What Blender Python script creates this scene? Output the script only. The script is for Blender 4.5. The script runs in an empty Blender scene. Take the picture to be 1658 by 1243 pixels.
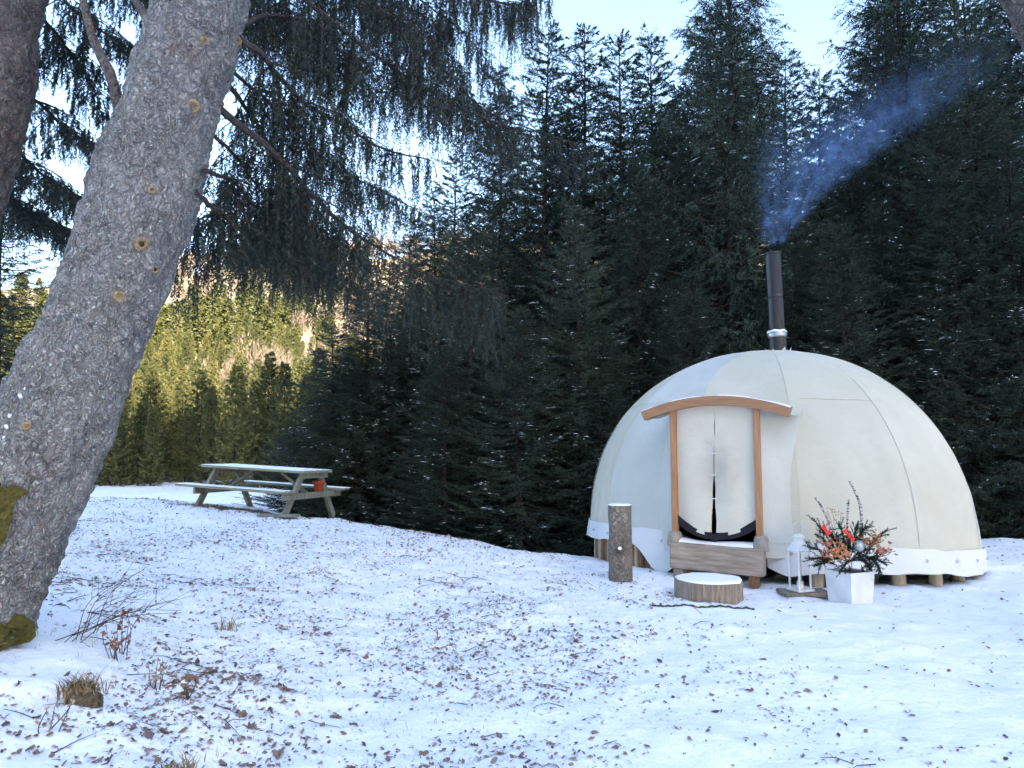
import bpy, bmesh, math, random
import numpy as np
from mathutils import Vector, Matrix, Quaternion
from mathutils.bvhtree import BVHTree

# ------------------------------------------------------------------ camera, world, sun, exposure
scene = bpy.context.scene
COL = scene.collection
EYE = 1.65
PITCH = math.atan((730 - 621.5) / 1200)
cam_d = bpy.data.cameras.new('camera'); cam = bpy.data.objects.new('camera', cam_d); COL.objects.link(cam)
cam_d.sensor_width = 36; cam_d.lens = 36 * 1200 / 1658; cam_d.clip_end = 3000; cam_d.clip_start = .05
cam.location = (0, 0, EYE); cam.rotation_euler = (math.pi / 2 + PITCH, 0, 0)
scene.camera = cam

SUN_EL, SUN_AZ = math.radians(27), math.radians(155)      # behind the camera, to the right
sun_dir = Vector((math.sin(SUN_AZ) * math.cos(SUN_EL), math.cos(SUN_AZ) * math.cos(SUN_EL), math.sin(SUN_EL)))
w = bpy.data.worlds.new('World'); scene.world = w; w.use_nodes = True
wn = w.node_tree; bgn = wn.nodes['Background']
sky = wn.nodes.new('ShaderNodeTexSky'); sky.sky_type = 'NISHITA'; sky.sun_disc = False
sky.sun_elevation = SUN_EL; sky.sun_rotation = SUN_AZ
sky.air_density = 1.0; sky.dust_density = 1.2; sky.ozone_density = 1.0
wn.links.new(sky.outputs[0], bgn.inputs[0]); bgn.inputs[1].default_value = 0.15
sd = bpy.data.lights.new('sun', 'SUN'); sd.energy = 4.8; sd.angle = math.radians(.5); sd.color = (1, .90, .74)
so = bpy.data.objects.new('sun', sd); COL.objects.link(so); so.location = (20, -20, 40)
so.rotation_euler = sun_dir.to_track_quat('Z', 'Y').to_euler()
vs = scene.view_settings
vs.view_transform = 'Standard'; vs.look = 'None'; vs.gamma = 1; vs.use_curve_mapping = False
vs.exposure = 2.2
scene.cycles.use_denoising = True
scene.cycles.use_adaptive_sampling = True; scene.cycles.adaptive_threshold = .03
scene.cycles.max_bounces = 5; scene.cycles.diffuse_bounces = 2; scene.cycles.transparent_max_bounces = 8
scene.cycles.volume_bounces = 1; scene.cycles.volume_step_rate = 2

rng = np.random.default_rng(7)
random.seed(7)

# ------------------------------------------------------------------ helpers
def at(px, py, Y):
    """a point on the photograph's sight line (px,py) at ground distance Y"""
    xc, yc = (px - 829) / 1200, (621.5 - py) / 1200
    c, s = math.cos(PITCH), math.sin(PITCH)
    d = Vector((xc, c - yc * s, s + yc * c))
    return Vector((0, 0, EYE)) + d * (Y / d.y)

def hash3(i, j, k, seed):
    n = (i * 374761393 + j * 668265263 + k * 1274126177 + seed * 974711) & 0xffffffff
    n = ((n ^ (n >> 13)) * 1274126177) & 0xffffffff
    return ((n ^ (n >> 16)) & 0xffff) / 65535.0

def vnoise(P, seed=0):
    P = np.asarray(P, float); f = np.floor(P).astype(np.int64); t = P - f; t = t * t * (3 - 2 * t)
    i, j, k = f[:, 0], f[:, 1], f[:, 2]; r = 0
    for a in (0, 1):
        for b in (0, 1):
            for c in (0, 1):
                wgt = (t[:, 0] if a else 1 - t[:, 0]) * (t[:, 1] if b else 1 - t[:, 1]) * (t[:, 2] if c else 1 - t[:, 2])
                r = r + wgt * hash3(i + a, j + b, k + c, seed)
    return r * 2 - 1

def fbm(P, octaves=4, seed=0):
    P = np.asarray(P, float); r = 0; a = 1
    for o in range(octaves):
        r = r + a * vnoise(P * 2 ** o, seed + o * 17); a *= .5
    return r

def n2(x, y, s, octaves=3, seed=0):
    x = np.asarray(x, float); y = np.asarray(y, float)
    return fbm(np.stack([x.ravel() / s, y.ravel() / s, np.full(x.size, .37)], 1), octaves, seed).reshape(x.shape)

class G:
    """collects vertices and faces of one mesh"""
    def __init__(s): s.V = []; s.F = []; s.n = 0; s.MI = []
    def add(s, V, F, mi=0):
        V = np.asarray(V, float).reshape(-1, 3)
        if isinstance(F, np.ndarray):
            F = [F]
        else:
            d = {}
            for f in F: d.setdefault(len(f), []).append(f)
            F = [np.array(v) for v in d.values()]
        for f in F:
            if len(f): s.F.append(f + s.n); s.MI.append(np.full(len(f), mi))
        s.V.append(V); s.n += len(V); return s
    def arrays(s): return np.concatenate(s.V), s.F
    def mesh(s, name, mats, smooth=False):
        V = np.concatenate(s.V); me = bpy.data.meshes.new(name)
        me.vertices.add(len(V)); me.vertices.foreach_set('co', V.astype(np.float32).ravel())
        nl = sum(f.size for f in s.F); npoly = sum(len(f) for f in s.F)
        me.loops.add(nl); me.loops.foreach_set('vertex_index', np.concatenate([f.ravel() for f in s.F]).astype(np.int32))
        tot = np.concatenate([np.full(len(f), f.shape[1]) for f in s.F]); st = np.concatenate([[0], np.cumsum(tot)[:-1]])
        me.polygons.add(npoly); me.polygons.foreach_set('loop_start', st.astype(np.int32)); me.polygons.foreach_set('loop_total', tot.astype(np.int32))
        me.polygons.foreach_set('material_index', np.concatenate(s.MI).astype(np.int32))
        me.polygons.foreach_set('use_smooth', np.full(npoly, bool(smooth)))
        for m in (mats if isinstance(mats, (list, tuple)) else [mats]): me.materials.append(m)
        me.update(); me.validate(); return me

def link(name, me, parent=None, loc=None):
    o = bpy.data.objects.new(name, me); COL.objects.link(o)
    if parent: o.parent = parent
    if loc is not None: o.location = loc
    return o
def ob(name, g, m, parent=None, smooth=False, loc=None): return link(name, g.mesh(name, m, smooth), parent, loc)
def tag(o, label=None, cat=None, group=None, kind=None):
    if label: o['label'] = label
    if cat: o['category'] = cat
    if group: o['group'] = group
    if kind: o['kind'] = kind
    return o
def thing(name, label, cat, loc=(0, 0, 0), rz=0, group=None):
    o = bpy.data.objects.new(name, None); COL.objects.link(o); o.location = loc; o.rotation_euler = (0, 0, rz)
    o.empty_display_size = .2
    return tag(o, label, cat, group)
def copy_tree(o, parent=None):
    c = o.copy(); COL.objects.link(c); c.parent = parent
    for ch in list(o.children): copy_tree(ch, c)
    return c

def rotm(axis_from_z):
    return np.array(Vector(axis_from_z).to_track_quat('Z', 'Y').to_matrix())
def box(g, c, size, bev=.01, rot=None, mi=0):
    b = bmesh.new(); bmesh.ops.create_cube(b, size=1)
    bmesh.ops.scale(b, vec=size, verts=b.verts)
    if bev: bmesh.ops.bevel(b, geom=b.edges[:], offset=min(bev, min(size) * .45), segments=1, affect='EDGES')
    b.verts.index_update(); V = np.array([v.co[:] for v in b.verts]); F = [[v.index for v in f.verts] for f in b.faces]; b.free()
    if rot is not None: V = V @ np.array(rot).T
    g.add(V + np.array(c), F, mi); return g
def catmull(P, n):
    P = np.asarray(P, float); P = np.vstack([2 * P[0] - P[1], P, 2 * P[-1] - P[-2]]); m = len(P) - 3
    t = np.linspace(0, m, n); i = np.minimum(t.astype(int), m - 1); f = (t - i)[:, None]
    a, b, c, d = P[i], P[i + 1], P[i + 2], P[i + 3]
    return .5 * (2 * b + (c - a) * f + (2 * a - 5 * b + 4 * c - d) * f ** 2 + (3 * b - a - 3 * c + d) * f ** 3)
def frames(P):
    T = np.gradient(P, axis=0); T /= np.linalg.norm(T, axis=1)[:, None] + 1e-9
    up = np.array([0, 0, 1.]) if abs(T[0][2]) < .9 else np.array([1., 0, 0])
    N = np.zeros_like(P); n = np.cross(T[0], up); n /= np.linalg.norm(n)
    for i in range(len(P)):
        n = n - T[i] * (n @ T[i]); n /= np.linalg.norm(n) + 1e-9; N[i] = n
    return T, N, np.cross(T, N)
def tube(g, P, R, k=6, cap=True, disp=None, mi=0):
    P = np.asarray(P, float); n = len(P); R = np.broadcast_to(np.asarray(R, float), (n,))
    T, N, B = frames(P); a = np.linspace(0, 2 * np.pi, k, endpoint=False)
    D = N[:, None, :] * np.cos(a)[None, :, None] + B[:, None, :] * np.sin(a)[None, :, None]
    V = P[:, None, :] + D * R[:, None, None]
    if disp is not None:
        V = V + D * disp(V.reshape(-1, 3)).reshape(n, k, 1)
    idx = np.arange(n * k).reshape(n, k); q = np.stack([idx[:-1], np.roll(idx, -1, 1)[:-1], np.roll(idx, -1, 1)[1:], idx[1:]], -1).reshape(-1, 4)
    g.add(V.reshape(-1, 3), q, mi)
    if cap and k > 2:
        V = V.reshape(-1, 3); g.add(V[idx[-1]], [list(range(k))], mi); g.add(V[idx[0]], [list(range(k))[::-1]], mi)
    return g
def lathe(g, prof, k=24, c=(0, 0, 0), M=None, mi=0, disp=None):
    prof = np.asarray(prof, float); a = np.linspace(0, 2 * np.pi, k, endpoint=False); n = len(prof)
    V = np.stack([prof[:, 0][:, None] * np.cos(a), prof[:, 0][:, None] * np.sin(a), np.repeat(prof[:, 1][:, None], k, 1)], -1).reshape(-1, 3)
    if disp is not None: V = V + disp(V)
    if M is not None: V = V @ np.array(M).T
    idx = np.arange(n * k).reshape(n, k); q = np.stack([idx[:-1], np.roll(idx, -1, 1)[:-1], np.roll(idx, -1, 1)[1:], idx[1:]], -1).reshape(-1, 4)
    g.add(V + np.array(c), q, mi); return g
def grid(g, V, mi=0):
    n, k = V.shape[:2]; idx = np.arange(n * k).reshape(n, k)
    g.add(V.reshape(-1, 3), np.stack([idx[:-1, :-1], idx[:-1, 1:], idx[1:, 1:], idx[1:, :-1]], -1).reshape(-1, 4), mi); return g

# ------------------------------------------------------------------ materials
class Mt:
    def __init__(s, name, rough=.8, col=(.5, .5, .5)):
        s.m = bpy.data.materials.new(name); s.m.use_nodes = True; s.t = s.m.node_tree; s.b = s.t.nodes['Principled BSDF']
        s.b.inputs['Roughness'].default_value = rough; s.b.inputs['Base Color'].default_value = (*col, 1)
        s.b.inputs['Specular IOR Level'].default_value = .25
        s.co = s.t.nodes.new('ShaderNodeTexCoord')
    def vec(s, scale=(1, 1, 1), out='Object'):
        m = s.t.nodes.new('ShaderNodeMapping'); m.inputs['Scale'].default_value = scale; s.t.links.new(s.co.outputs[out], m.inputs[0]); return m.outputs[0]
    def noise(s, scale, detail=4, vec=None, rough=.6, dist=0):
        n = s.t.nodes.new('ShaderNodeTexNoise'); n.inputs['Scale'].default_value = scale; n.inputs['Detail'].default_value = detail
        n.inputs['Roughness'].default_value = rough; n.inputs['Distortion'].default_value = dist
        s.t.links.new(vec if vec is not None else s.co.outputs['Object'], n.inputs['Vector']); return n.outputs[0]
    def voronoi(s, scale, feature='F1', vec=None, out='Distance'):
        n = s.t.nodes.new('ShaderNodeTexVoronoi'); n.feature = feature; n.inputs['Scale'].default_value = scale
        s.t.links.new(vec if vec is not None else s.co.outputs['Object'], n.inputs['Vector']); return n.outputs[out]
    def ramp(s, fac, stops):
        r = s.t.nodes.new('ShaderNodeValToRGB'); e = r.color_ramp.elements
        while len(e) < len(stops): e.new(.5)
        for el, (p, c) in zip(e, stops): el.position = p; el.color = (*c, 1) if len(c) == 3 else c
        s.t.links.new(fac, r.inputs[0]); return r.outputs[0]
    def step(s, fac, lo, hi):
        r = s.t.nodes.new('ShaderNodeMapRange'); r.interpolation_type = 'SMOOTHSTEP'
        r.inputs[1].default_value = lo; r.inputs[2].default_value = hi; s.t.links.new(fac, r.inputs[0]); return r.outputs[0]
    def mix(s, fac, a, b):
        m = s.t.nodes.new('ShaderNodeMix'); m.data_type = 'RGBA'
        for sock, v in ((m.inputs[0], fac), (m.inputs[6], a), (m.inputs[7], b)):
            if isinstance(v, (tuple, list)): sock.default_value = (*v, 1)
            elif isinstance(v, (int, float)): sock.default_value = v
            else: s.t.links.new(v, sock)
        return m.outputs[2]
    def math(s, op, a, b=0, clamp=False):
        m = s.t.nodes.new('ShaderNodeMath'); m.operation = op; m.use_clamp = clamp
        for sock, v in zip(m.inputs, (a, b)):
            if isinstance(v, (int, float)): sock.default_value = v
            else: s.t.links.new(v, sock)
        return m.outputs[0]
    def attr(s, name):
        a = s.t.nodes.new('ShaderNodeAttribute'); a.attribute_name = name; return a.outputs['Fac']
    def objrand(s): return s.t.nodes.new('ShaderNodeObjectInfo').outputs['Random']
    def xyz(s, out='Object'):
        n = s.t.nodes.new('ShaderNodeSeparateXYZ'); s.t.links.new(s.co.outputs[out], n.inputs[0]); return n.outputs
    def color(s, c): s.t.links.new(c, s.b.inputs['Base Color']); return s
    def bump(s, h, strength=.5, dist=.01):
        n = s.t.nodes.new('ShaderNodeBump'); n.inputs['Strength'].default_value = strength; n.inputs['Distance'].default_value = dist
        s.t.links.new(h, n.inputs['Height'])
        prev = s.b.inputs['Normal'].links
        if prev: s.t.links.new(prev[0].from_socket, n.inputs['Normal'])
        s.t.links.new(n.outputs[0], s.b.inputs['Normal']); return s

MAT = {}
def simple(name, c1, c2, scale=6, rough=.8, bump=.3, bd=.005, stretch=(1, 1, 1), det=5, metal=0):
    m = Mt(name, rough); v = m.vec(stretch); f = m.noise(scale, det, v)
    m.color(m.ramp(f, [(.3, c1), (.7, c2)])); m.bump(f, bump, bd); m.b.inputs['Metallic'].default_value = metal
    MAT[name] = m.m; return m

# snow with thin spots where dry grass and needles come through
m = Mt('ground_snow', .55); f1 = m.noise(1.3, 5); f2 = m.noise(16, 5); f3 = m.noise(70, 3)
bare = m.attr('bare'); thin = m.math('ADD', m.math('MULTIPLY', f2, .6), m.math('MULTIPLY', m.noise(45, 4), .4))
spots = m.step(m.math('ADD', thin, m.math('MULTIPLY', bare, .42)), .66, .74)
grass = m.ramp(m.noise(60, 3), [(.3, (.05, .035, .02)), (.55, (.16, .11, .06)), (.8, (.27, .21, .13))])
sn = m.ramp(f1, [(.3, (.80, .82, .85)), (.7, (.88, .89, .91))])
m.color(m.mix(spots, sn, grass)); m.bump(f2, .55, .03); m.bump(f3, .45, .007); m.b.inputs['Specular IOR Level'].default_value = .35
MAT['ground_snow'] = m.m
m = Mt('snow', .55, (.86, .87, .89)); m.bump(m.noise(25, 4), .5, .012); MAT['snow'] = m.m
# bark of the big leaning spruce
def bark(name, dark, mid, light, lichen, amount, plate=26):
    m = Mt(name, .9); v = m.vec((1, 1, .6)); wv = m.t.nodes.new('ShaderNodeVectorMath'); wv.operation = 'MULTIPLY_ADD'
    nn = m.t.nodes.new('ShaderNodeTexNoise'); nn.inputs['Scale'].default_value = 14; nn.inputs['Detail'].default_value = 5; m.t.links.new(m.co.outputs['Object'], nn.inputs['Vector'])
    m.t.links.new(nn.outputs['Color'], wv.inputs[0]); wv.inputs[1].default_value = (.13, .13, .10); m.t.links.new(v, wv.inputs[2]); dv = wv.outputs[0]
    big = m.noise(1.7, 4); mid_ = m.noise(11, 6, dv, .7); fine = m.noise(70, 5, dv, .75)
    col = m.ramp(m.math('ADD', m.math('MULTIPLY', m.noise(3.1, 3), .35), m.math('ADD', m.math('MULTIPLY', mid_, .42), m.math('MULTIPLY', fine, .23))), [(.34, dark), (.5, mid), (.66, light)])
    crack = m.step(m.voronoi(plate * .42, 'DISTANCE_TO_EDGE', dv), .0, .075); crack2 = m.step(m.voronoi(plate, 'DISTANCE_TO_EDGE', dv), .0, .14)
    col = m.mix(m.math('ADD', m.math('MULTIPLY', crack2, .22), .78), dark, col); col = m.mix(m.math('ADD', m.math('MULTIPLY', crack, .42), .58), dark, col)
    sp = m.t.nodes.new('ShaderNodeSeparateColor'); m.t.links.new(m.voronoi(plate * 2.0, 'F1', dv, 'Color'), sp.inputs[0]); ed = m.step(m.voronoi(plate * 2.0, 'DISTANCE_TO_EDGE', dv), .0, .16)
    pat = m.step(m.math('ADD', m.math('MULTIPLY', sp.outputs[0], .42), m.math('ADD', m.math('MULTIPLY', big, .85), m.math('MULTIPLY', fine, .2))), .77 - amount, .85 - amount); li = m.math('MULTIPLY', pat, ed)
    col = m.mix(m.math('MULTIPLY', pat, .2), col, dark); col = m.mix(m.math('MULTIPLY', li, .92), col, m.mix(sp.outputs[1], lichen, tuple(c * .72 for c in lichen)))
    pit = m.step(m.noise(19, 3, dv), .66, .74); col = m.mix(m.math('MULTIPLY', pit, .75), col, tuple(c * .6 for c in dark))
    red = m.step(m.math('ADD', m.math('MULTIPLY', m.noise(2.3, 3), .7), m.math('MULTIPLY', m.noise(40, 3), .3)), .62, .70); col = m.mix(m.math('MULTIPLY', red, .35), col, (.20, .10, .07))
    hgt = m.math('ADD', m.math('ADD', m.math('MULTIPLY', crack, .5), m.math('MULTIPLY', crack2, .35)), m.math('ADD', m.math('MULTIPLY', mid_, .8), m.math('MULTIPLY', li, .55)))
    m.color(col); m.bump(m.math('SUBTRACT', hgt, m.math('MULTIPLY', pit, .5)), 1.0, .028); m.bump(fine, .5, .008); MAT[name] = m.m
bark('bark_grey', (.085, .075, .072), (.32, .298, .288), (.50, .475, .46), (.55, .565, .52), .05, 34)
bark('bark_brown', (.06, .048, .044), (.19, .155, .14), (.32, .27, .245), (.34, .33, .28), -.05)
bark('bark_log', (.12, .10, .085), (.32, .27, .23), (.44, .385, .335), (.42, .40, .35), -.03, 40)
simple('bark_thin', (.016, .013, .011), (.05, .04, .034), 14, .9, .6, .01, (1, 1, .3))
simple('twig_bark', (.022, .018, .016), (.085, .068, .058), 30, .9, .3)
simple('knot_wood', (.13, .085, .05), (.36, .27, .155), 30, .8, .5, .004)
simple('knot_hollow', (.02, .012, .008), (.07, .04, .02), 30, .9, .5, .004)
def needles(name, a, b, c):
    m = Mt(name, .6); p = m.noise(.9, 3); r = m.objrand()
    f = m.math('ADD', m.math('MULTIPLY', p, .7), m.math('MULTIPLY', r, .3)); f2 = m.noise(24, 2)
    col = m.ramp(m.math('ADD', m.math('MULTIPLY', f, .6), m.math('MULTIPLY', f2, .4)), [(.3, a), (.5, b), (.72, c)])
    m.color(col); m.b.inputs['Specular IOR Level'].default_value = .3; MAT[name] = m.m
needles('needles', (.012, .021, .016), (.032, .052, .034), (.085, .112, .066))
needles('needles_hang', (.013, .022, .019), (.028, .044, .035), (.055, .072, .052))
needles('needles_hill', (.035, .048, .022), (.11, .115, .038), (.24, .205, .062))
simple('bare_wood', (.15, .115, .085), (.27, .205, .155), 2, .9, 0)
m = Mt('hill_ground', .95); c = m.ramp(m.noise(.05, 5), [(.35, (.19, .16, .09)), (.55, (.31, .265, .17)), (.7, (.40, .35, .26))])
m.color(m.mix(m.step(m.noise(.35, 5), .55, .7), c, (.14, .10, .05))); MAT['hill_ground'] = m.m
m = Mt('added_shade_ridge', .9); m.color(m.mix(m.step(m.noise(.03, 6), .42, .56), (.04, .05, .035), (.72, .74, .78))); MAT['added_shade_ridge'] = m.m  # slope of the added shading ridge; its snow also bounces fill light
def canvas(name, c1, c2):
    m = Mt(name, .85); m.color(m.mix(m.step(m.noise(1.1, 5), .35, .75), c1, c2)); v = m.noise(2.5, 4, None, .6, .6)
    m.bump(v, .45, .05); m.bump(m.noise(9, 4, m.vec((1, 1, .3)), .6, .8), .25, .012); m.bump(m.noise(160, 2), .12, .002); MAT[name] = m; m.b.inputs['Specular IOR Level'].default_value = .2; MAT[name] = m.m; return m
canvas('canvas_cream', (.52, .50, .405), (.58, .56, .47))
canvas('canvas_pale', (.495, .50, .465), (.56, .565, .53))
canvas('canvas_white', (.63, .64, .66), (.70, .71, .72))
m = canvas('canvas_door', (.56, .54, .465), (.63, .61, .535))
x, y, z = m.xyz()      # soot worn round the opening where hands grip it: mesh x = door width, z = height
dx = m.math('MULTIPLY', m.math('SUBTRACT', x, .03), 3.0); dz = m.math('MULTIPLY', m.math('SUBTRACT', z, 1.42), 1.75)
dd = m.math('SQRT', m.math('ADD', m.math('MULTIPLY', dx, dx), m.math('MULTIPLY', dz, dz)))
st = m.math('MULTIPLY', m.step(m.math('ADD', dd, m.math('MULTIPLY', m.noise(7, 5), .8)), 1.35, .35), .42)
old = m.b.inputs['Base Color'].links[0].from_socket; m.color(m.mix(st, old, (.22, .21, .19)))
simple('hem_black', (.008, .008, .012), (.02, .02, .026), 20, .7, .2)
simple('larch_wood', (.31, .155, .08), (.45, .25, .135), 5, .6, .25, .004, (7, 7, .7))
simple('arch_wood', (.26, .135, .075), (.40, .225, .125), 5, .6, .25, .004, (.7, 6, 6))
simple('grey_beam', (.20, .16, .13), (.40, .34, .28), 4, .85, .5, .01, (.8, 5, 7))
simple('concrete', (.22, .20, .175), (.36, .33, .29), 14, .9, .5, .01)
simple('stake_wood', (.13, .065, .035), (.34, .19, .10), 7, .85, .4, .01, (6, 6, .8))
simple('post_wood', (.34, .27, .19), (.50, .42, .31), 7, .85, .3, .01, (6, 6, .8))
simple('table_wood', (.15, .16, .115), (.31, .32, .245), 5, .8, .4, .006, (.6, 6, 6))
simple('table_leg', (.12, .125, .10), (.26, .265, .215), 5, .8, .4, .006, (4, 4, .7))
simple('slab_wood', (.14, .11, .085), (.33, .27, .21), 9, .85, .6, .012, (4, 4, .35))
simple('pipe_black', (.006, .007, .011), (.012, .013, .018), 3, .38, .05); MAT['pipe_black'].node_tree.nodes['Principled BSDF'].inputs['Specular IOR Level'].default_value = .6
simple('steel', (.45, .46, .48), (.62, .63, .65), 12, .35, .1, .002, metal=1)
simple('white_metal', (.58, .59, .61), (.74, .75, .76), 9, .45, .1, .002)
simple('white_pot', (.60, .61, .63), (.76, .77, .79), 5, .5, .15, .003)
simple('red_ribbon', (.55, .02, .02), (.72, .05, .035), 8, .5, .2)
simple('red_pot', (.30, .045, .02), (.48, .09, .04), 8, .7, .2)
simple('bauble', (.30, .33, .32), (.45, .48, .47), 3, .25, .02, metal=.7)
m = Mt('birch', .8); v = m.vec((1, 1, 3)); m.color(m.ramp(m.noise(24, 4, v), [(.42, (.05, .04, .035)), (.5, (.42, .38, .35)), (.7, (.62, .58, .55))])); MAT['birch'] = m.m
def leafmat(name, a, b):
    m = Mt(name, .75); r = m.objrand(); col = m.ramp(m.math('ADD', m.math('MULTIPLY', m.noise(25, 3), .6), m.math('MULTIPLY', r, .4)), [(.25, a), (.75, b)])
    m.color(col); m.bump(m.noise(60, 3), .4, .003); MAT[name] = m.m
leafmat('leaf_brown', (.14, .09, .068), (.30, .20, .15)); leafmat('leaf_tan', (.22, .15, .105), (.40, .29, .21)); leafmat('leaf_dark', (.08, .06, .052), (.19, .14, .115))
leafmat('leaf_red', (.17, .06, .035), (.31, .13, .075)); leafmat('leaf_orange', (.32, .10, .035), (.52, .21, .09)); leafmat('leaf_rose', (.30, .10, .075), (.48, .22, .16))
simple('moss', (.03, .03, .008), (.13, .11, .025), 40, .95, .8, .02)
simple('dry_grass', (.16, .11, .055), (.40, .30, .17), 10, .9, 0)
simple('stone', (.10, .085, .07), (.26, .22, .18), 9, .9, .6, .02)
simple('clod', (.05, .038, .025), (.19, .14, .085), 30, .95, 1.0, .03); simple('rope', (.02, .025, .015), (.10, .10, .06), 90, .9, .3)
m = Mt('glass', .05, (1, 1, 1)); m.b.inputs['Transmission Weight'].default_value = 1; m.b.inputs['IOR'].default_value = 1.05; MAT['glass'] = m.m
simple('wax', (.75, .72, .64), (.82, .79, .72), 6, .6, 0)

# ------------------------------------------------------------------ terrain
CP = np.array([(0,0,0),(-3,0,.35),(3,0,0),(0,4,0),(2,4,0),(4,4,0),(-1.3,4,.03),(-1.9,3.9,.2),(-2.4,3.6,.42),(-3,4.5,.52),(-3.4,5.6,.5),(-2.3,5.2,.2),
 (-5,5,.7),(-2,7,.16),(0,7,.1),(2,7,.1),(4,7,.1),(6,7,.1),(-4,8,.42),(-6,9,.7),(-2,9.5,.36),(0,9,.2),(2.2,8.1,.12),(1.3,8.6,.17),(5,8.5,.07),(6.1,10,.03),(7.6,11.5,.2),(7,8,.1),
 (9,11,.2),(-4.5,12,.72),(-7,12,.86),(-9,13,.92),(-1.8,11.6,.5),(.1,10.4,.3),(1.15,10.8,.12),(1.9,10.1,.06),(2.2,11.5,-.02),(4.3,11.5,.0),(3,13.5,-.1),(6,14,0),(-4.5,14,.5),(-8,16,.5),
 (-3,14.3,-.1),(-1,13.3,-.4),(1,13.4,-.5),(0,16,-1.1),(-3,18,-.9),(4,17,-1),(9,16,-.4),(-10,20,.1),(-6,20,-.3),(12,10,.35),(12,14,.2),(8,5,.1),(-8,0,.8),(9,0,.2),(-12,8,1.1)], float)
def _phi(r2): return np.where(r2 > 0, r2 * np.log(r2 + 1e-12), 0)
_n = len(CP); _A = np.zeros((_n + 3, _n + 3)); _d = ((CP[:, None, :2] - CP[None, :, :2]) ** 2).sum(-1)
_A[:_n, :_n] = _phi(_d) + np.eye(_n) * .8; _A[:_n, _n] = 1; _A[:_n, _n + 1:] = CP[:, :2]; _A[_n, :_n] = 1; _A[_n + 1:, :_n] = CP[:, :2].T
_w = np.linalg.solve(_A, np.concatenate([CP[:, 2], [0, 0, 0]]))
def sst(a, b, t): t = np.clip((t - a) / (b - a), 0, 1); return t * t * (3 - 2 * t)
def ground_z(x, y, detail=True):
    x = np.asarray(x, float); y = np.asarray(y, float); sh = x.shape; x = x.ravel(); y = y.ravel()
    xc = np.clip(x, -13, 13); yc = np.clip(y, -3, 21)
    z = np.full(x.size, _w[_n]) + _w[_n + 1] * xc + _w[_n + 2] * yc
    for i in range(_n): z += _w[i] * _phi((xc - CP[i, 0]) ** 2 + (yc - CP[i, 1]) ** 2)
    far = -.5 - .7 * sst(-8, 2, x) * sst(14, 18, y) + .25 * n2(x, y, 9, 2, 5)
    k = np.maximum(sst(19, 30, y), np.maximum(sst(11, 16, np.abs(x)), sst(1, 6, -y)) * .8)
    z = z * (1 - k) + far * k
    if detail:
        near = 1 - sst(12, 22, np.hypot(x, y - 5))
        z = z + near * (.040 * n2(x, y, .9, 3, 1) + .020 * n2(x, y, .19, 3, 2))
        bank = np.exp(-((x + 2.2) ** 2 + (y - 4.2) ** 2) / 1.6); z = z + bank * .07 * n2(x, y, .35, 3, 9)
    return z.reshape(sh)
def gz(x, y): return float(ground_z(np.array([x]), np.array([y]))[0])
def axis(lo, hi, c0, c1, step, grow):
    a = list(np.arange(c0, c1, step)); s = step
    while a[-1] < hi: s *= grow; a.append(a[-1] + s)
    b = []; s = step; v = c0
    while v > lo: s *= grow; v -= s; b.append(v)
    return np.array(b[::-1] + a)
ax = axis(-400, 400, -5, 6.5, .042, 1.07); ay = axis(-260, 420, 2.6, 12.5, .042, 1.07)
X, Y = np.meshgrid(ax, ay); Z = ground_z(X, Y); Z = Z - sst(55, 75, Y) * 3 - sst(30, 60, -Y) * 3
g = G(); grid(g, np.stack([X, Y, Z], -1)); gm = g.mesh('snow_ground', MAT['ground_snow'], True)
crest = np.interp(X, [-14, -9, -4.5, -1.8, .1, 1.2, 3, 12], [16, 15, 13.4, 11.9, 11.0, 11.6, 14, 14])
wood = sst(-.2, 1.4, Y - crest) * sst(-9, -5, X - .0) * (1 - sst(34, 44, Y)); wood = np.maximum(wood, sst(9, 13, X) * sst(8, 12, Y) * (1 - sst(40, 50, Y)))
tbl = np.exp(-(((X + 4.15) / 1.4) ** 2 + ((Y - 12.4) / .75) ** 2) ** 2)
bk = np.exp(-((X + 2.05) ** 2 / .22 + (Y - 4.6) ** 2 / 1.2)) * .36
left = (1 - sst(-.5, 3.5, X)) * .24 * sst(3, 5, Y)
bare_v = np.clip(np.maximum.reduce([wood * .62, tbl * .95, bk, left]) + .10 * n2(X, Y, .8, 3, 31) * (X < 3), 0, 1)
at_ = gm.attributes.new('bare', 'FLOAT', 'POINT'); at_.data.foreach_set('value', bare_v.ravel().astype(np.float32))
tag(link('snow_ground', gm), kind='structure')

def hill_z(x, y):
    x = np.asarray(x, float); y = np.asarray(y, float)
    return -.8 + (57 + .06 * x) * sst(48, 245, y + .10 * x) + 3.5 * n2(x, y, 38, 3, 11) * sst(60, 110, y) + .05 * (y - 44)
hx = np.linspace(-260, 300, 140); hy = np.linspace(44, 420, 120); X, Y = np.meshgrid(hx, hy)
Z = hill_z(X, Y) - 1.2 * (1 - sst(44, 52, Y)); g = G(); grid(g, np.stack([X, Y, Z], -1)); tag(ob('hillside', g, MAT['hill_ground'], None, True), kind='structure')
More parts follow.
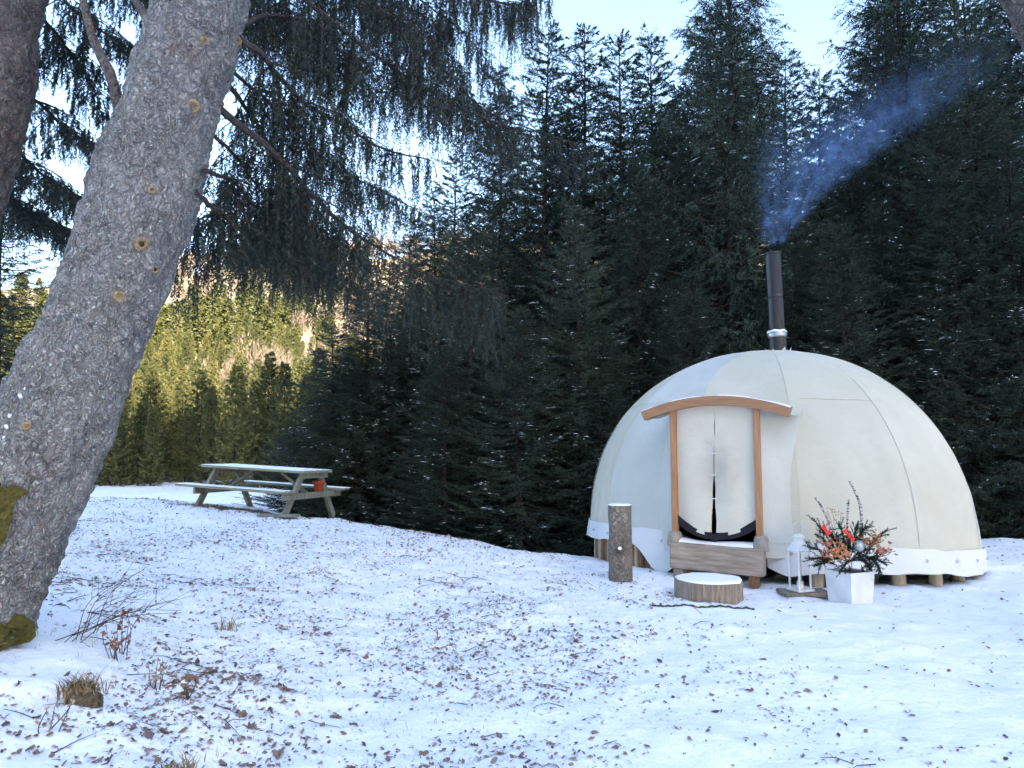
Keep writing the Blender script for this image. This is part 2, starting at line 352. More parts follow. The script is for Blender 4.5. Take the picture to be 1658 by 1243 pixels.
# the mountain out of view behind the camera, put in to shade the clearing
sh2 = np.array([sun_dir.x, sun_dir.y]); sh2 /= np.linalg.norm(sh2); pe = np.array([-sh2[1], sh2[0]])
D = 250; HR = 13.5 + (D + 48) * math.tan(SUN_EL)
a = np.linspace(-700, 700, 80); b = np.linspace(60, 620, 50); A, B = np.meshgrid(a, b)
Z = HR * np.where(B < D, np.clip((B - 50) / (D - 50), 0, 1), 1 - .5 * sst(D, 640, B)) * (1 + .012 * n2(A, B, 60, 3, 3)) - 2 * (B < 65)
g = G(); grid(g, np.stack([A * pe[0] + B * sh2[0], A * pe[1] + B * sh2[1], Z], -1)); tag(ob('added_shade_ridge', g, MAT['added_shade_ridge'], None, True), kind='structure')
print('terrain done')

# ------------------------------------------------------------------ spruces
def needle_tris(P0, Dv, Ln, n, nl, nw, r, spread=.9, droop=0.):
    """P0,Dv,Ln: twig starts, unit directions, lengths. n needle-bunch triangles on each twig."""
    m = len(P0); t = (np.arange(n)[None, :] + r.random((m, n))) / n
    base = P0[:, None, :] + Dv[:, None, :] * (Ln[:, None] * t)[..., None]
    base[..., 2] -= droop * (Ln[:, None] * t) ** 2
    rd = r.normal(size=(m, n, 3)); rd -= (rd * Dv[:, None, :]).sum(-1, keepdims=True) * Dv[:, None, :]; rd /= np.linalg.norm(rd, axis=-1, keepdims=True) + 1e-9
    nd = Dv[:, None, :] * .75 + rd * spread; nd /= np.linalg.norm(nd, axis=-1, keepdims=True)
    side = np.cross(nd, r.normal(size=(m, n, 3))); side /= np.linalg.norm(side, axis=-1, keepdims=True) + 1e-9
    L = nl * r.uniform(.7, 1.2, (m, n, 1)); W = nw * .5
    V = np.stack([base - side * W, base + side * W, base + nd * L], 2).reshape(-1, 3)
    return V, np.arange(len(V)).reshape(-1, 3)

def spruce(H, seed, Lmax=1.9, dz=.27, nb=6, tsp=.085, tl=.44, nper=16, nl=.060, nw=.020, droop=.35, shape=.8, low=.35, hang=0., snow=0.0, trunk_r=.13, twigtube=True):
    r = np.random.default_rng(seed); wood = G(); crown = G(); sn = G()
    zz = np.linspace(-.6, H, 14); tp = np.stack([.05 * np.sin(zz * .6 + seed), .05 * np.cos(zz * .5 + seed), zz], 1)
    tube(wood, tp, np.maximum(trunk_r * (1 - np.clip(zz, 0, H) / H) ** .85, .008) * np.where(zz < .2, 1.2, 1), 7)
    P0s, Ds, Ls, Ns = [], [], [], []
    z = low
    while z < H - .12:
        u = z / H; k = nb if u < .9 else 4; a0 = r.uniform(0, 6.28)
        for i in range(k):
            a = a0 + i * 6.283 / k + r.normal() * .25; zb = z + r.uniform(-.12, .12) * dz * 3
            L = (Lmax * (1 - u) ** shape + .10) * r.uniform(.68, 1.12)
            if u < .12: L *= r.uniform(.5, 1.0)
            el = (-.30 + .95 * u ** 1.3 + r.normal() * .08); cv = .32 * (1 - u) + r.normal() * .06
            n = max(4, int(L / .22)); s = np.linspace(0, 1, n)
            wob = np.cumsum(r.normal(size=n)) * .015 * L
            px = L * s * math.cos(a) - wob * math.sin(a); py = L * s * math.sin(a) + wob * math.cos(a)
            pz = zb + L * (np.tan(el) * s - .18 * np.sin(s * 3.14) * (1 - u) + cv * s ** 2.2)
            P = np.stack([px, py, pz], 1); P[:, :2] += tp[min(13, int((zb + .6) / (H + .6) * 13)), :2]
            if twigtube: tube(wood, P, np.linspace(.008 + .010 * L, .004, n), 3, False)
            nt = max(3, int(L * .85 / tsp)); ts = r.uniform(.08 if u > .2 else .22, 1, nt * 2); ts = np.append(ts, [.97, 1.0])
            i0 = np.minimum((ts * (n - 1)).astype(int), n - 2); f = (ts * (n - 1) - i0)[:, None]
            Q = P[i0] * (1 - f) + P[i0 + 1] * f; T = P[i0 + 1] - P[i0]; T /= np.linalg.norm(T, axis=1)[:, None]
            sd_ = np.cross(T, [0, 0, 1.]); sd_ /= np.linalg.norm(sd_, axis=1)[:, None] + 1e-9
            sg = np.where(r.random(len(ts)) < .5, -1, 1)[:, None]; sg[-2:] = 0
            dv = T * .75 + sd_ * sg * r.uniform(.4, 1.0, (len(ts), 1)) + np.stack([0 * ts, 0 * ts, -droop * r.uniform(.2, 1.2, len(ts)) - hang * r.uniform(.3, 1.6, len(ts)) + .12 * r.normal(size=len(ts))], 1)
            dv /= np.linalg.norm(dv, axis=1)[:, None]
            ln = tl * (1.15 - .75 * ts) * r.uniform(.6, 1.3, len(ts)) * min(1, .45 + L * .5) * (1 + hang * .8)
            P0s.append(Q); Ds.append(dv); Ls.append(ln)
        z += dz * r.uniform(.7, 1.2) * (.75 + .4 * (1 - u))
    P0 = np.concatenate(P0s); Dv = np.concatenate(Ds); Ln = np.concatenate(Ls)
    V, F = needle_tris(P0, Dv, Ln, nper, nl, nw, r, .85); crown.add(V, F)
    if snow:
        rad = np.hypot(P0[:, 0], P0[:, 1]); clump = vnoise(P0 * 1.6, seed + 3) + .6 * vnoise(P0 * 5, seed + 9)
        want = (clump > .56) & (r.random(len(P0)) < snow * 1.1) & (rad > .25 * Lmax * (1 - P0[:, 2] / H) ** shape)
        A = P0[want] + Dv[want] * (Ln[want] * .5)[:, None]; m = len(A)
        lx = Dv[want] * (Ln[want] * r.uniform(.14, .40, m))[:, None]; sx = np.cross(Dv[want], [0, 0, 1.]) * r.uniform(.014, .034, (m, 1)); up = np.array([0, 0, 1.]) * r.uniform(.010, .028, (m, 1)); lx[:, 2] *= .4
        o = A + np.array([0, 0, .012])
        V = np.stack([o - lx, o + sx, o + lx, o - sx, o + up], 1).reshape(-1, 3); i = np.arange(m)[:, None] * 5
        sn.add(V, np.concatenate([i + [[0, 1, 4]], i + [[1, 2, 4]], i + [[2, 3, 4]], i + [[3, 0, 4]]]).reshape(-1, 3))
    return wood, crown, sn

protos = []
for q, kw in enumerate([dict(H=13, seed=1, Lmax=2.7, snow=.30), dict(H=14, seed=2, Lmax=2.5, droop=.55, hang=.2, snow=.26), dict(H=12, seed=3, Lmax=2.8, nb=6, droop=.3, snow=.34), dict(H=15, seed=4, Lmax=3.0, droop=.6, hang=.55, snow=.22, tl=.46)]):
    wd, cr, sn = spruce(**kw)
    protos.append((kw['H'], wd.mesh('trunk', MAT['bark_thin']), cr.mesh('crown', MAT['needles']), sn.mesh('branch_snow', MAT['snow'])))
WOOD = 'spruces of the dark wood behind the tent'
def plant(px, ptop, Yd, kind, label=None, group=WOOD, name='spruce_tree', wide=1.0, zbase=None, H=None):
    top = at(px, ptop, Yd) if H is None else None; x = at(px, 700, Yd).x
    zb = gz(x, Yd) - .1 if zbase is None else zbase
    h = H if H else top.z - zb; H0, tm, cm, sm = protos[kind]; s = h / H0
    t = thing(name, label or 'dark snow-dusted spruce in the dense wood behind the dome tent', 'tree', (x, Yd, zb), random.uniform(0, 6.28), None if label else group)
    if label and group: t['group'] = group
    w_ = wide * max(s, .62 + .25 * s); t.scale = (w_, w_, s)
    link('trunk', tm, t); link('crown', cm, t); tag(link('branch_snow', sm, t), kind='stuff')
    return t
FRONT = [(560, 560, 18.5, 0), (592, 425, 17.6, 1), (660, 345, 19.2, 0), (535, 530, 17.0, 2), (735, 250, 19.6, 2), (625, 430, 17.2, 2), (700, 300, 18.2, 1), (760, 330, 16.2, 0), (808, 105, 18.5, 1), (888, 42, 18.8, 2), (951, 36, 19.6, 0), (1010, 62, 18.6, 2), (1068, 50, 19.5, 0),
         (935, 330, 15.8, 2), (1040, 250, 16.6, 1), (1345, 120, 19.5, 2), (1395, 200, 17.2, 0), (1300, 290, 16.4, 2), (1125, 150, 17.6, 0)]
for (px, pt, yd, k) in FRONT:
    if pt < 110: plant(px, pt, yd, k, 'slim pointed spruce top standing clear against the sky behind the tent', 'slim spruces against the sky')
    else: plant(px, pt, yd, k)
plant(1195, -190, 17.0, 3, 'tall spruce with long hanging twigs rising straight behind the smoking chimney')
plant(1490, -260, 17.5, 3, 'tallest bushy spruce rising behind the drifting end of the smoke')
plant(1600, -60, 15.6, 0, 'broad dense spruce spreading its low boughs beside the dome tent')
plant(1700, -180, 16.4, 1); plant(1545, 120, 15.2, 2); plant(1660, 200, 14.2, 2); plant(1440, 330, 15.6, 2); plant(1790, 0, 14.6, 0); plant(1860, -100, 17, 3)
plant(515, 640, 17.6, 2, 'small snow-flecked young spruce at the edge of the wood behind the picnic table')
plant(478, 690, 18.6, 0, 'low young spruce beyond the rear bench of the picnic table')
for i in range(23):                                            # deeper rows of the wood
    px = 650 + i * 46 + random.uniform(-18, 18); yd = 20.5 + (i % 3) * 2.2 + random.uniform(-.6, .6)
    lim = np.interp(px, [600, 700, 800, 880, 1000, 1080, 1150, 1280, 1345, 1400, 1480], [480, 380, 220, 150, 150, 110, -50, 40, 160, 60, -100])
    plant(px, float(lim) + random.uniform(20, 120), yd, i % 3, 'dim spruce in the shaded inner rows of the wood behind the tent', 'inner rows of the wood', wide=1.1)
for i in range(9):                                            # young growth filling the wood's edge
    px = 610 + i * 132 + random.uniform(-35, 35); yd = float(np.interp(px, [600, 700, 950, 1100, 1700], [16.6, 15.6, 14.6, 15.2, 14.4])) + random.uniform(-.3, .5)
    plant(px, float(np.interp(px, [600, 800, 1000, 1300, 1700], [600, 560, 480, 380, 300])) + random.uniform(-60, 90), yd, i % 3, 'lower bushy spruce filling the edge of the wood behind the tent', 'young spruces along the edge of the wood', wide=1.0)
LEFT = 'spruces at the meadow edge behind the leaning trunk'
plant(-15, 215, 15.5, 1, 'dark drooping spruce standing behind the two leaning trunks', group=None)
plant(-130, 60, 18, 0, 'spruce half hidden beside the dark drooping one behind the leaning trunks', group=None)
print('wood done')

# hillside spruces: individuals near, the rest one mass
hp = []
for q in range(4):
    wd, cr, sn = spruce(H=10, seed=20 + q, Lmax=1.7 + .2 * q, dz=.38, nb=6, tsp=.22, tl=.5, nper=7, nl=.20, nw=.10, droop=.45, low=.5, trunk_r=.11, twigtube=False)
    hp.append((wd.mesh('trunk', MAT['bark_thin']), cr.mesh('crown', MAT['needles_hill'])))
def stand(x, y):
    """where the hillside carries spruces (1) or open grass and bare trees (0)"""
    x = np.asarray(x, float); y = np.asarray(y, float); v = n2(x, y, 26, 2, 44)
    lim = np.where(y < 104, -.02, np.where(y < 150, -.25, .12 + .3 * sst(150, 210, y)))   # open strip above the foot of the slope, then a belt of spruces, then grass
    return np.where(y + .12 * x < 76, 1.0, (v > lim) * 1.0)
pts = []
cand = np.stack([rng.uniform(-75, 14, 9000), rng.uniform(46.5, 112, 9000)], 1); cand = cand[np.argsort(cand[:, 1])]
for x, y in cand:
    px = 829 + 1200 * x / y
    if not (60 < px < 640) or not stand([x], [y])[0]: continue
    if all((x - a) ** 2 + (y - b) ** 2 > 2.15 ** 2 for a, b in pts[-140:]): pts.append((x, y))
    if len(pts) >= 295: break
for i, (x, y) in enumerate(pts):
    t = thing('hill_spruce', 'slender spruce in the stand at the foot of the sunlit hillside', 'tree', (x, y, float(hill_z(x, y)) - .2), random.uniform(0, 6.28), 'spruces at the foot of the hillside')
    s = random.uniform(.42, .9); t.scale = (.12 + s * .8, .12 + s * .8, s)
    link('trunk', hp[i % 4][0], t); link('crown', hp[i % 4][1], t)
ymax = max(p[1] for p in pts)
far = G(); base = []
for q in range(3):
    wd, cr, sn = spruce(H=10, seed=40 + q, Lmax=1.75, dz=.75, nb=5, tsp=.95, tl=.75, nper=2, nl=.62, nw=.36, low=.5, twigtube=False); base.append(cr.arrays())
k = 0; xs = rng.uniform(-130, 120, 5200); ys = rng.uniform(46.5, 250, 5200); ok = stand(xs, ys); zs = hill_z(xs, ys)
for x, y, z, o in zip(xs, ys, zs, ok):
    px = 829 + 1200 * x / y
    if not o or (60 < px < 640 and y < ymax) or px < -150 or px > 1750 or (px > 640 and y > 130): continue
    V, F = base[k % 3]; s = random.uniform(.5, 1.0); a = random.uniform(0, 6.28); ca, sa = math.cos(a) * s * 1.15, math.sin(a) * s * 1.15
    far.add(np.stack([V[:, 0] * ca - V[:, 1] * sa + x, V[:, 0] * sa + V[:, 1] * ca + y, V[:, 2] * s + z - .3], 1), F[0]); k += 1
    if k > 1100: break
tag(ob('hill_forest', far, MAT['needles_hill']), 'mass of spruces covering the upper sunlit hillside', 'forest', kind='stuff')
# bare broadleaf trees between them
bt = G(); nb_ = 0
for x, y in zip(rng.uniform(-110, 60, 1500), rng.uniform(80, 245, 1500)):
    if stand([x], [y])[0]: continue
    z = float(hill_z(x, y)); h = random.uniform(5, 8.5); m = 480
    d = rng.normal(size=(m, 3)); d /= np.linalg.norm(d, axis=1)[:, None]; d[:, 2] = np.abs(d[:, 2]) * .9; rr = rng.uniform(.35, 1, (m, 1))
    c0 = np.array([x, y, z + h * .42]); P = c0 + d * rr * np.array([h * .36, h * .36, h * .55]); dv = d * .6 + np.array([0, 0, .7]) + rng.normal(size=(m, 3)) * .3
    sd_ = rng.normal(size=(m, 3)) * .03; V = np.stack([P - sd_, P + sd_, P + dv * .55], 1).reshape(-1, 3); bt.add(V, np.arange(3 * m).reshape(-1, 3))
    tube(bt, [(x, y, z - .2), (x, y, z + h * .7)], [.12, .04], 4, False); nb_ += 1
    if nb_ > 380: break
tag(ob('bare_trees', bt, MAT['bare_wood']), 'leafless pinkish brown broadleaf trees on the sunlit hillside', 'trees', kind='stuff')
print('hill done', len(pts), k, nb_)

# ------------------------------------------------------------------ the leaning spruces with hanging branches
def trunk_obj(name, pts, radii, mat, parent, org, n=420, k=170, amp=.030):
    P = catmull(pts, n); R = np.interp(np.linspace(0, 1, n), np.linspace(0, 1, len(radii)), radii)
    def disp(V): return amp * (fbm(V * np.array([9, 9, 5.]), 4, 3) * .8 + np.abs(fbm(V * np.array([24, 24, 15.]), 2, 8)) * .7) + .04 * vnoise(V * 1.7, 5)
    g = G(); tube(g, P - np.array(org), R, k, True, disp); o = ob(name, g, MAT[mat], parent, True); return o, g, P, R
def hanging_branch(parent, org, pts, r0, dens=34, hl=(.25, .8), tips=True, seed=0, lat=1.0):
    """a drooping bough: side twigs with curtains of hanging needle strands"""
    r = np.random.default_rng(seed); P = catmull(pts, 40); P = P + np.cumsum(r.normal(size=P.shape), 0) * .006; L = np.linalg.norm(np.diff(P, axis=0), axis=1).sum()
    g = G(); tube(g, P - org, np.linspace(r0, .006, 40), 6, True); cr = G()
    S0, SL, SD = [], [], []
    def strands(Q, n, lo, hi, jit):
        t = r.random(n) ** .85; i = np.minimum((t * (len(Q) - 1)).astype(int), len(Q) - 2); f = (t * (len(Q) - 1) - i)[:, None]
        b = Q[i] * (1 - f) + Q[i + 1] * f + r.normal(size=(n, 3)) * jit
        S0.append(b); SL.append(r.uniform(lo, hi, n) * r.choice([.5, 1, 1, 1.25], n)); SD.append(r.normal(size=(n, 3)) * r.choice([.08, .16, .45], (n, 1), p=[.45, .35, .2]) + [0, 0, -1])
    strands(P[6:], int(L * dens), hl[0], hl[1], .02)
    T = np.gradient(P, axis=0); T /= np.linalg.norm(T, axis=1)[:, None]
    for j in range(int(L * 6 * lat)):                       # lateral twigs
        i = r.integers(7, 39); sd_ = np.cross(T[i], [0, 0, 1]); sd_ /= np.linalg.norm(sd_); sg = r.choice([-1, 1]); l = r.uniform(.25, .95) * (1.15 - i / 45)
        s = np.linspace(0, 1, 8)[:, None]; Q = P[i] + (T[i] * .55 + sd_ * sg * .8) * l * s + np.array([0, 0, -1]) * l * .55 * s ** 2
        tube(g, Q - org, np.linspace(.008, .003, 8), 3, False); strands(Q, int(l * dens * .75), hl[0] * .8, hl[1] * .85, .015)
    S0 = np.concatenate(S0); SL = np.concatenate(SL); SD = np.concatenate(SD); SD /= np.linalg.norm(SD, axis=1)[:, None]
    nseg = 30; V, F = needle_tris(S0 - org, SD, SL, nseg, .044, .0125, r, .85, 0); cr.add(V, F)
    E = S0 + SD * SL[:, None]; sx = np.cross(SD, r.normal(size=SD.shape)); sx *= .0035 / (np.linalg.norm(sx, axis=1)[:, None] + 1e-9)
    V = np.stack([S0 - sx, S0 + sx, E], 1).reshape(-1, 3) - org; g.add(V, np.arange(len(V)).reshape(-1, 3))
    b = ob('branch', g, MAT['twig_bark'], parent); ob('needles', cr, MAT['needles_hang'], b); return b

base = at(-60, 1040, 4.6); org = np.array([base.x, base.y, gz(base.x, base.y)])
T1 = thing('leaning_spruce', 'thick grey lichen-covered spruce trunk leaning over the snow with drooping boughs', 'tree', org)
tpx = [(-185, 1150, 4.55), (-98, 1030, 4.6), (-10, 880, 4.65), (102, 650, 4.75), (205, 400, 4.9), (277, 170, 5.05), (324, 0, 5.2), (405, -320, 5.5), (470, -700, 5.9), (520, -1300, 6.6)]
tp = [at(*q) for q in tpx]; tr = [.50, .43, .375, .335, .315, .31, .305, .28, .23, .12]
to, tg, TP, TR = trunk_obj('trunk', tp, tr, 'bark_grey', T1, org)
bvh = BVHTree.FromObject(to, bpy.context.evaluated_depsgraph_get()) if False else BVHTree.FromPolygons([tuple(v) for v in np.concatenate(tg.V) + org], [tuple(f) for F in tg.F if F.shape[1] == 4 for f in F])
def on_trunk(px, py):
    d = (at(px, py, 5) - Vector((0, 0, EYE))).normalized(); h = bvh.ray_cast(Vector((0, 0, EYE)), d); return h[0], h[1], d
for (px, py, r_, hol) in [(313, 172, 12, 0), (245, 308, 7, 0), (229, 395, 11, 1), (250, 436, 7, 1), (193, 480, 10, 0), (330, 66, 8, 0), (384, 66, 8, 0), (44, 690, 7, 0)]:
    p, nrm, d = on_trunk(px, py)
    if p is None: continue
    R = r_ * .82 * 4.9 / 1200; n_ = (nrm * .5 - d * .5).normalized(); M_ = rotm(n_)
    g = G(); lathe(g, [(R * 1.25, -.02), (R * 1.15, .010), (R * .9, .018), (R * .62, .016), (R * .45, .006), (.001, .004)], 18, np.array(p) - org, M_, 0, lambda V: fbm(V * 60, 2, 4)[:, None] * .004)
    k = ob('knot', g, MAT['knot_wood'], T1, True)
    if hol: g = G(); lathe(g, [(R * .5, .006), (R * .3, .012), (.001, .010)], 12, np.array(p) - org, M_); ob('knot_hollow', g, MAT['knot_hollow'], k, True)
def patch(name, px, py, rx, ry, th, mat, parent, seed, flat=0):
    p, nrm, d = on_trunk(px, py)
    if p is None: return
    M_ = rotm(nrm); k = 26; V = []; rr = np.random.default_rng(seed); g = G(); rings = 9
    a = np.linspace(0, 6.283, k, endpoint=False); ed = 1 + .3 * np.interp(a, np.linspace(0, 6.283, 12), np.append(rr.normal(size=11), 0))
    for i in range(rings):
        s = i / (rings - 1); hgt = th * math.cos(s * 1.57) ** .6 - .03 * s
        V.append(np.stack([rx * s * ed * np.cos(a), ry * s * ed * np.sin(a), np.full(k, hgt)], 1))
    V = np.stack(V); V = V.reshape(-1, 3); V[:, 2] += 1.1 * th * fbm(V * 22, 4, seed); V = V @ M_.T + np.array(p) - org
    idx = np.arange(rings * k).reshape(rings, k); g.add(V, np.stack([idx[:-1], idx[1:], np.roll(idx, -1, 1)[1:], np.roll(idx, -1, 1)[:-1]], -1).reshape(-1, 4)); ob(name, g, MAT[mat], parent, True)
patch('moss_patch', 8, 1022, .16, .12, .05, 'moss', T1, 2)
patch('moss_patch', 2, 795, .09, .20, .03, 'moss', T1, 3)
for i_, (px, py) in enumerate(((10, 690), (16, 672), (24, 655), (33, 640), (6, 708), (40, 628))): patch('bark_snow', px, py, .022, .03, .012, 'snow', T1, 5 + i_)
B = [  # sight-line points of each bough and its distance
 [(352, 172, 5.1), (450, 262, 5.7), (520, 338, 6.3), (600, 398, 7.0), (700, 450, 7.8), (795, 472, 8.4)],
 [(385, 60, 5.2), (436, 108, 5.6), (490, 166, 6.1), (548, 202, 6.6), (620, 240, 7.1), (700, 262, 7.6)],
 [(400, -180, 5.4), (520, -60, 6.0), (625, 36, 6.6), (680, 81, 7.1), (742, 140, 7.7), (805, 194, 8.3), (955, 246, 9.3)],
 [(400, -80, 5.3), (500, 10, 5.8), (616, 104, 6.5), (670, 144, 7.0), (760, 196, 7.6), (850, 236, 8.3)],
 [(430, -350, 5.5), (600, -160, 6.6), (720, -30, 7.6), (790, 4, 8.2), (835, 10, 8.5), (868, -2, 8.7)],
 [(318, 312, 5.0), (360, 345, 5.6), (405, 382, 6.2), (470, 408, 6.9), (560, 425, 7.6)],
 [(392, 40, 5.3), (440, 20, 6.0), (500, 40, 6.8), (560, 90, 7.6), (610, 150, 8.2)],
 [(366, 130, 5.2), (410, 190, 6.2), (450, 250, 7.2), (480, 300, 8.0), (500, 350, 8.6)],
 [(405, -120, 5.4), (470, -60, 6.4), (560, -10, 7.2), (640, 0, 8.0), (720, 40, 8.8)],
 [(330, 280, 5.0), (375, 300, 6.0), (425, 345, 7.0), (520, 380, 8.2), (610, 440, 9.2)],
 [(395, 0, 5.3), (420, -20, 6.2), (450, 10, 7.4), (480, 60, 8.5), (520, 120, 9.3)],
 [(415, -200, 5.4), (540, -90, 6.6), (660, -20, 7.8), (760, 60, 9.0), (830, 150, 10.0)],
 [(372, 110, 5.2), (430, 160, 6.4), (520, 250, 7.8), (600, 300, 8.8), (690, 345, 9.8)],
 [(345, 215, 5.1), (385, 250, 6.0), (430, 320, 7.0), (470, 390, 7.8), (530, 440, 8.6), (640, 480, 9.4)],
]
HL = [(.35, .85), (.3, .75), (.35, .8), (.3, .7), (.3, .8), (.25, .6), (.3, .8), (.35, .9), (.3, .8), (.3, .8), (.3, .9), (.3, .8), (.3, .8), (.3, .8)]
for i, (b_, h) in enumerate(zip(B, HL)):
    hanging_branch(T1, org, np.array([at(*q) for q in b_]), .028 - .001 * i, 38 if i < 6 else 29, h, seed=60 + i, lat=1.4)
for i, b_ in enumerate([[(194, 178, 5.0), (178, 120, 5.0), (150, 60, 5.1), (125, -40, 5.2)], [(250, 45, 5.2), (225, 10, 5.3), (190, -40, 5.5)]]):   # bare dead limbs on the shaded side
    g = G(); P = catmull([at(*q) for q in b_], 24); tube(g, P - org, np.linspace(.042, .028, 24) * (1 if i == 0 else .9), 8, True, lambda V: .006 * fbm(V * 14, 3, 2)); ob('dead_limb', g, MAT['bark_brown'], T1, True)

base = at(-330, 1000, 6.2); org2 = np.array([base.x, base.y, gz(base.x, base.y)])
T2 = thing('leaning_spruce', 'brown spruce trunk leaning behind the thick grey one, foot hidden outside', 'tree', org2); T2['label'] = 'darker brown leaning spruce trunk next to the thick lichen-covered one'
tp2 = [at(-345, 1060, 6.2), at(-250, 760, 6.25), at(-130, 480, 6.3), at(-48, 260, 6.35), at(-5, 80, 6.4), at(20, -80, 6.5), at(80, -500, 6.8), at(110, -1000, 7.2)]
trunk_obj('trunk', tp2, [.44, .37, .34, .32, .30, .29, .25, .12], 'bark_brown', T2, org2, 200, 72)
B2 = [[(45, -60, 6.5), (120, 20, 7.4), (200, 80, 8.2), (270, 150, 9.0)], [(30, -20, 6.5), (90, 60, 7.4), (140, 130, 8.2), (160, 190, 8.8)],
      [(10, 120, 6.5), (70, 170, 7.6), (120, 215, 8.4), (190, 240, 9.4), (260, 250, 10.2)], [(-10, 190, 6.5), (40, 260, 7.4), (90, 300, 8.4), (150, 330, 9.4), (230, 345, 10.4)], [(60, -200, 6.6), (160, -60, 7.6), (230, 0, 8.4), (330, 60, 9.4)],
      [(-25, 240, 6.5), (30, 330, 8), (70, 360, 9.4), (130, 395, 10.5)]]
for i, b_ in enumerate(B2): hanging_branch(T2, org2, np.array([at(*q) for q in b_]), .022, 26, (.15, .42), seed=90 + i, lat=2.2)

base = at(1990, 800, 6.0); org3 = np.array([base.x, base.y, gz(base.x, base.y) - .05])
T3 = thing('slanting_tree', 'pale brown slanting tree trunk reaching in above the wood beside the tent', 'tree', org3)
p3 = [(org3[0] + .03, org3[1], org3[2] - .2), (org3[0], org3[1], org3[2] + .1)] + [tuple(at(*q)) for q in ((1880, 480, 6.0), (1760, 170, 6.0), (1690, 0, 6.0), (1570, -330, 6.0), (1500, -620, 6.1))]
trunk_obj('trunk', p3, [.36, .33, .30, .28, .27, .23, .12], 'bark_brown', T3, org3, 120, 48)
g = G(); P = catmull([at(1575, -310, 6), at(1500, -420, 6.6), at(1400, -480, 7.4), at(1300, -470, 8.2)], 20); tube(g, P - org3, np.linspace(.08, .02, 20), 7); ob('branch', g, MAT['bark_brown'], T3, True)
print('trunks done')

# ------------------------------------------------------------------ dome tent
CX, CY = 3.96, 11.5; R0 = 2.75; ZT = 3.19; EXP = 2 / 2.12
DT = thing('dome_tent', 'round cream canvas dome tent with wooden door frame and smoking black stovepipe', 'tent', (CX, CY, 0))
def zb_of(th): return .42 - .16 * np.cos(th) - .10 * np.sin(th)               # seam height round the foot, higher on the wood side
NG = 12; TH0 = math.radians(-12)
def dome_pt(th, ph):
    u = ((th - TH0) / (2 * np.pi / NG)) % 1.0; sag = 1 - .030 * (1 - (2 * u - 1) ** 2) * np.sin(ph * 2).clip(0, 1) ** .5
    zb = zb_of(th); r = R0 * np.cos(ph) ** EXP * sag; z = zb + (ZT - zb) * np.sin(ph) ** EXP
    return np.stack([r * np.cos(th), r * np.sin(th), z], -1)
da = math.radians(270 - 31)                                  # door direction
dn = np.array([math.cos(da), math.sin(da)]); du = np.array([-dn[1], dn[0]])   # outward, and to the viewer's right
if du[0] < 0: du = -du
def door(u, n, z): return np.stack(np.broadcast_arrays(du[0] * u + dn[0] * n, du[1] * u + dn[1] * n, z), -1).astype(float)
phs = math.radians(41)
for i in range(NG):
    for tier, (p0, p1) in enumerate(((0, phs), (phs, math.radians(89.2)))):
        th = np.linspace(TH0 + i * 2 * np.pi / NG, TH0 + (i + 1) * 2 * np.pi / NG + .004, 37); ph = np.linspace(p0, p1 + (.004 if tier == 0 else 0), 26)
        TT, PP = np.meshgrid(th, ph); V = dome_pt(TT, PP); rr = 1 + .0006 * tier + .0004 * (i % 2)
        V = V * np.array([rr, rr, 1]); V += (.020 * fbm(np.concatenate([V.reshape(-1, 3) * [1.6, 1.6, .9]]), 3, 5).reshape(V.shape[:2]) * np.cos(PP) ** .3)[..., None] * np.stack([np.cos(TT), np.sin(TT), TT * 0], -1)
        if tier == 0:                                        # slack folds running up from the foot
            fold = .009 * np.cos(PP) ** 5 * np.sin(TT * 46 + 3.5 * fbm(V.reshape(-1, 3) * .8, 2, 40).reshape(TT.shape) + 4 * PP) * (.4 + .6 * np.sin(TT * 5 + 1) ** 2); V += fold[..., None] * np.stack([np.cos(TT), np.sin(TT), TT * 0], -1)
        g = G(); idx = np.arange(V.shape[0] * V.shape[1]).reshape(V.shape[:2]); q = np.stack([idx[:-1, :-1], idx[:-1, 1:], idx[1:, 1:], idx[1:, :-1]], -1).reshape(-1, 4)
        Vf = V.reshape(-1, 3); c = Vf[q].mean(1); uu = c[:, :2] @ du; nn = c[:, :2] @ dn
        q = q[~((np.abs(uu) < .62) & (nn > 0) & (c[:, 2] < 2.12))]
        if len(q) == 0: continue
        g.add(Vf, q); mid = TH0 + (i + .5) * 2 * np.pi / NG; pale = (i in (2, 11, 5, 7))
        ob('canvas_panel', g, MAT['canvas_pale' if pale else 'canvas_cream'], DT, True)
for i in range(NG):                                          # raised seams over the ribs
    th = TH0 + i * 2 * np.pi / NG; ph = np.linspace(.02, 1.5, 60); P = dome_pt(np.full(60, th + 1e-4), ph) * np.array([1.0, 1.0, 1.0]); uu = P[:, :2] @ du; nn = P[:, :2] @ dn
    keep = ~((np.abs(uu) < .8) & (nn > 0) & (P[:, 2] < 2.25)); P = P[keep]
    if len(P) > 8: g = G(); tube(g, P, .003, 5, False); ob('rib_seam', g, MAT['canvas_cream'], DT, True)
th = np.linspace(0, 2 * np.pi, 200); P = dome_pt(th, np.full(200, phs)) * np.array([1.0, 1.0, 1]); uu = P[:, :2] @ du; nn = P[:, :2] @ dn
keep = ~((np.abs(uu) < .8) & (nn > 0)); k0 = int(np.argmin(keep)); P = np.roll(P[:-1], -k0, 0); P = P[~((np.abs(P[:, :2] @ du) < .8) & (P[:, :2] @ dn > 0))]
g = G(); tube(g, P, .003, 5, False); ob('ring_seam', g, MAT['canvas_cream'], DT, True)
